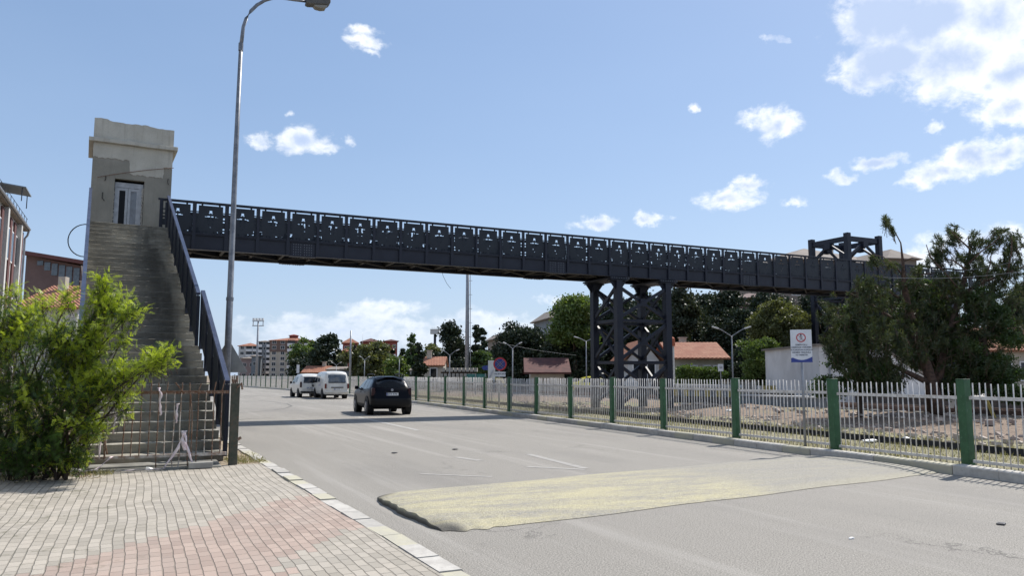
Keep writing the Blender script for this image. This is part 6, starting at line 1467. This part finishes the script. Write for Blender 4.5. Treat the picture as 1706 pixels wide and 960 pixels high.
ylamp(607, 80, 594, 'double armed street lamp in front of the olive green tree', 0.5, 0.35)
ylamp(977, 60, 562, 'double armed street lamp half behind the left leg of the support tower', 0.9, 0.3, 0.3)
ylamp(665, 84, 592, 'double armed street lamp in front of the bright yellow green tree', 0.55, 0.35)
ylamp(560, 92, 604, 'double armed street lamp far behind the tall white van', 0.55, 0.35)
# raised white tank
p = D(724, 130, 0.1); h0, h1 = Zat(557,130)-0.1, Zat(549.5,130)-0.1; tk = thing('raised_tank', p, 'white billboard like tank on a single leg left of the ragged pine', 'tower', -A)
g = MB(); g.tube([(0,0,0),(0,0,h0)],0.22,10); g.build('leg', STEEL, tk); g = MB(); g.box(-0.75,0.75,-0.5,0.5,h0,h1); g.box(-0.8,0.8,-0.55,0.55,h1,h1+0.06); g.build('tank', WHITER, tk)
g = MB()
for k in range(4): g.tube([(-0.5+k*0.33,0,h1),(-0.5+k*0.33,0,h1+0.4)],0.03,5)
g.build('railing_rods', LSTEEL, tk)
# overhead wires
def wire(pts, label):
    g = MB(); P = [Vector(p) for p in pts]; dense = []
    a, b_ = P[0], P[-1]; sag = 0.12
    for k in range(17): u = k/16; q = a.lerp(b_, u); q.z -= sag*4*u*(1-u); dense.append(q)
    g.tube(dense, 0.005, 5); tag(g.build('overhead_wire', LSTEEL, None), label, 'wire')
def W3(px, py, d): q = D(px, d, 0); q.z = Zat(py, d); return q
wire([W3(829,570,56), W3(960,592,62)], 'thin wire sagging before the large dark rounded tree')
wire([W3(1480,462,25.5), W3(1716,452,25.0)], 'upper pale wire crossing in front of the big pine')
wire([W3(1560,452,24.5), W3(1716,432,22.0)], 'short pale wire climbing to the right edge in front of the pine')
# white goal like barrel and small things under the right trees
a = D(1560, 30, 0.1); lb = thing('leaning_board', D(1583,28.5,0.12), 'pale board leaning against the foot of the big pine', 'board', -A)
g = MB(); g.beam((0,0.3,0.0),(0.15,0.0,0.95),0.32,0.02); g.build('board', WB, lb)
yb = thing('leaning_board', D(1648,24,0.12), 'yellow plank leaning beside the soil heap right of the nearest green post', 'board', -A)
g = MB(); g.beam((0.16,0,0.0),(-0.12,0.05,0.82),0.02,0.16,up=(0,1,0)); g.build('plank', YB, yb)

# ---- the buildings at the left edge
nb_ = thing('white_apartment_house', (-5.2, 47, 0), 'near white apartment house with maroon window strips at the left edge', 'building')
YA = -34.0
def zL(px, py): 
    r, _ = _ray(px, py); t_ = -5.2/r.x; return (r.y*t_, EYE+r.z*t_)
zt = zL(38,385)[1]; yend = zL(38,385)[0]-47
g = MB(); g.box(-12, 0, YA, yend, -0.3, zt); g.build('wall', WHITER, nb_)
g = MB(); g.box(-12.3, 0.22, YA, yend+0.15, zt+0.002, zt+0.16); g.prism([(0.22,zt+0.165),(-2.8,zt+0.8),(-12.3,zt+0.8),(-12.3,zt+0.165)], 'Y', YA, yend+0.15); rf = g.build('roof', ROOFG, nb_)
g = MB(); g.tube([(0.26,YA,zt+0.12),(0.26,yend+0.2,zt+0.12)], 0.06, 8); g.tube([(0.26,yend+0.05,zt+0.08),(0.2,yend+0.05,zt-0.2),(0.10,yend+0.05,zt-0.35),(0.10,yend+0.05,0.2)], 0.05, 8); g.build('gutter', LSTEEL, nb_)
fl = 3; fh = zt/fl
for k in range(14):
    y_ = yend-0.45-k*1.25
    g = MB(); g.box(0.002, 0.07, y_-0.26, y_+0.26, 0.4, zt-0.12); g.build('maroon_strip', MAROON, nb_)
    for f in range(fl):
        yw = y_-0.62; g = MB(); g.box(0.002, 0.06, yw-0.27, yw+0.27, f*fh+0.85, f*fh+2.25); wf = g.build('window_frame', FR, nb_); g = MB(); g.box(0.062, 0.07, yw-0.21, yw+0.21, f*fh+0.92, f*fh+2.18); g.build('pane', GLASS, wf)
g = MB(); g.box(0.002, 0.2, yend-2.1, yend-1.7, 0.1, zt-0.02); g.box(0.002, 0.2, yend-6.3, yend-5.9, 0.1, zt-0.02); g.build('pilaster', WHITER, nb_)
g = MB()
for k in range(14): y_ = yend-0.2-k*0.9; g.tube([(0.15,y_,zt+0.16),(0.15,y_,zt+0.6)], 0.012, 4)
for zz in (0.38,0.6): g.tube([(0.15,yend+0.1,zt+zz),(0.15,yend-12,zt+zz)], 0.014, 4)
g.build('roof_rail', STEEL, nb_)
hp_ = D(22, 33, 0); hp_.z = 0
sp2 = thing('roof_canopy', Vector((-4.6, zL(30,330)[0]-3.0, zt+0.3)), 'small tilted canopy on the roof of the near white apartment house', 'canopy')
g = MB(); g.add([(-1.2,-0.9,0.75),(0.15,-0.9,0.6),(0.15,1.0,0.6),(-1.2,1.0,0.75),(-1.2,-0.9,0.70),(0.15,-0.9,0.55),(0.15,1.0,0.55),(-1.2,1.0,0.70)], [(0,1,2,3),(7,6,5,4),(0,4,5,1),(1,5,6,2),(2,6,7,3),(3,7,4,0)]); g.build('panel', GREYR, sp2)
g = MB(); 
for y_ in (-0.8,0.9): g.tube([(0.0,y_,0),(0.0,y_,0.58)],0.02,5); g.tube([(-1.0,y_,0),(-1.0,y_,0.7)],0.02,5)
g.build('frame', STEEL, sp2)
# maroon gabled building behind
p = D(30, 62, 0); q2 = D(130, 62, 0); W_ = (q2-p).length; mb = thing('maroon_building', p, 'mauve brown building with glazed attic under a slanting maroon roof at the left', 'building', -A)
zl, zr_ = Zat(418,62), Zat(437,62); g = MB(); g.prism([(0,-0.3),(W_,-0.3),(W_,zr_-0.35),(0,zl-0.35)], 'Y', 0.0, 12); g.build('wall', MAUVE, mb)
g = MB(); g.prism([(-0.4,zl-0.3),(W_+0.5,zr_-0.3),(W_+0.5,zr_),(-0.4,zl)], 'Y', -0.9, 12.5); g.build('roof', MAROON, mb)
for k in range(6):
    x_ = W_*(0.20+k*0.125); x2 = W_*(0.20+(k+1)*0.125)-0.12; zt1 = zl+(zr_-zl)*x2/W_-0.55; zb1 = zt1-0.35-k*0.30
    g = MB(); g.box(x_, x2, -0.06, -0.003, zb1, zt1); g.build('attic_window', GLASSL, mb)
g = MB(); g.box(W_*0.98, W_*1.0, -0.1, -0.01, 0, zr_-0.4); g.tube([(W_+0.1,-0.6,zr_-0.35),(W_+0.02,-0.2,zr_-1.2),(W_+0.06,-0.1,0.5)],0.06,6); g.build('downpipe', WHITER, mb)
window(mb, W_*0.90, Zat(500,62), 0.9, 1.0, 'Y', 0.0)
th_ = house(22,122,513,52,'small house with orange tiled roof and two chimneys below the maroon building',WHITER,TILE,9,2.0,'X',0.0,chim=(0.55,0.45,0.2))
g = MB(); W_ = 4.0; ze = Zat(513,52); g.box(0.7,1.2,3.2,3.7,ze+1.2,ze+2.5); g.build('chimney', CREAMW, th_)

# ---- litter, stones, grass
def scatter_stones():
    R = np.random.RandomState(9); g = MB()
    for _ in range(1500):
        Y = R.uniform(6, 40); rr = 3.4+abs(R.normal(0, 5)); x = fx(Y)+rr; s = abs(R.normal(0.035, 0.03))+0.015
        z_ = 0.12+(0.2 if 8 < rr < 13 and 5 < Y < 30 else 0.0)
        g.cbox((x, Y, z_), (s*R.uniform(1,2), s*R.uniform(1,2), s), 0, Matrix.Rotation(R.uniform(0,3), 3, 'Z') @ Matrix.Rotation(R.uniform(0,0.6), 3, 'X'))
    o = g.build('stones', pmat('pale_rubble', (0.42,0.37,0.32), (0.25,0.19,0.16), 1.5, 0.95), None, fix=False); tag(o, 'scattered rubble stones over the reddish soil behind the fence', 'stones', kind='stuff')
scatter_stones()
GR = leafmat('dry_grass_blades', (0.15,0.155,0.06), (0.26,0.235,0.12), (0.38,0.33,0.21), trans=0.3, scale=2.0)
def grass(name, pts, h, label, seed, m_=GR):
    R = np.random.RandomState(seed); n = len(pts); d = R.normal(size=(n,3))*0.35+np.array([0,0,1.0]); d /= np.linalg.norm(d,axis=1)[:,None]; b = R.normal(size=(n,3)); b[:,2] = 0; b /= np.linalg.norm(b,axis=1)[:,None]
    L = h*R.uniform(0.4,1.3,n)[:,None]; o = quads_mesh(name, pts+d*L*0.5, d*L*0.55, b*0.006*R.uniform(0.6,1.4,n)[:,None], m_, None); tag(o, label, 'grass', kind='stuff')
R = np.random.RandomState(5); n = 26000; Y = R.uniform(3, 60, n)**1.0; Y = 3+(Y-3)*R.random(n)**0.6; off = np.where(R.random(n) < 0.55, R.uniform(-0.15, 2.3, n), 3.1+abs(R.normal(0, 0.9, n)))
pat = np.sin(Y*1.9+off*2.3)+np.sin(Y*0.63+off)+R.normal(0,0.8,n) > -0.5; X = np.array([fx(y_) for y_ in Y])+off
grass('verge_grass', np.stack([X, Y, np.full(n, 0.11)], 1)[pat], 0.085, 'short dry grass along the fence and the drain', 6)
n = 2200; X = R.uniform(-4.2, -0.2, n); Y = 14.05+R.normal(0, 0.16, n)-0.35*np.clip(-X-1.4, 0, 3)*0.35
grass('weeds', np.stack([X, Y, np.full(n, 0.10)], 1), 0.07, 'dry weeds at the edge of the paving below the bush', 8)
n = 900; X = R.uniform(1.55, 2.25, n); Y = 14.7+abs(R.normal(0, 0.8, n))
grass('kerb_weeds', np.stack([X, Y, np.full(n, 0.09)], 1), 0.05, 'sparse straw coloured weeds on the bare earth beside the post', 9)
# dead leaves and litter under the bush
g = MB(); R = np.random.RandomState(4)
for _ in range(260):
    x, y = R.uniform(-5.5, -0.3), 13.75+R.normal(0, 0.25)-0.1*R.random(); g.cbox((x, y, PZ+0.012), (R.uniform(0.015,0.05), R.uniform(0.01,0.03), 0.006), 0, Matrix.Rotation(R.uniform(0,3), 3, 'Z') @ Matrix.Rotation(R.normal(0,0.25), 3, 'X'))
tag(g.build('dead_leaves', pmat('dead_leaf_litter', (0.28,0.20,0.11), (0.42,0.36,0.26), 3, 0.9), None), 'pale dead leaves scattered along the paving edge below the bush', 'litter', kind='stuff')
def litter(px, py, z, sz_, m_, label, seed):
    R = random.Random(seed); p = G(px, py, z); bm = bmesh.new(); bmesh.ops.create_icosphere(bm, subdivisions=2, radius=1)
    for v in bm.verts: v.co = Vector((v.co.x*sz_[0], v.co.y*sz_[1], v.co.z*sz_[2]))*(1+R.uniform(-0.35,0.3))
    me = bpy.data.meshes.new('litter'); bm.to_mesh(me); bm.free(); me.materials.append(m_); o = bpy.data.objects.new('crumpled_litter', me); scene.collection.objects.link(o); o.location = p+Vector((0,0,sz_[2]*0.6)); tag(o, label, 'litter')
PAPER = pmat('crumpled_plastic_white', (0.75,0.74,0.72), (0.6,0.59,0.57), 20, 0.5)
litter(247,784,PZ,(0.06,0.04,0.03),PAPER,'small crumpled white scrap at the paving edge under the railing',1)
litter(122,787,PZ,(0.11,0.05,0.035),PAPER,'crumpled white plastic at the foot of the feathery bush',2)
litter(1512,735,0.12,(0.11,0.10,0.06),PAPER,'white plastic bag lying on the grass behind the last fence field',3)
litter(1448,738,0.12,(0.22,0.10,0.05),PAPER,'flat white rubbish in the drain behind the fence',4)
litter(1220,686,0.3,(0.30,0.10,0.05),PAPER,'long pale scrap on the soil heap behind the fence',5)
litter(1418,899,0.0,(0.035,0.02,0.012),PAPER,'tiny white scrap on the asphalt in the right foreground',6)
for px, py, lab in ((1668,875,'flat metal road stud on the asphalt near the right edge'),(758,750,'road stud on the asphalt beyond the left end of the hump'),(657,756,'road stud on the asphalt above the left tip of the hump')):
    g = MB(); g.cbox((0,0,0.012),(0.10,0.08,0.016)); g.cbox((0,0,0.022),(0.05,0.05,0.006)); o = g.build('road_stud', HUBD, None, bevel=0.004); o.location = G(px, py, 0.0); o.rotation_euler = (0,0,0.4); tag(o, lab, 'road stud')
# poles carrying the fence shadow side: manhole-free road, a bent white pipe near the tree
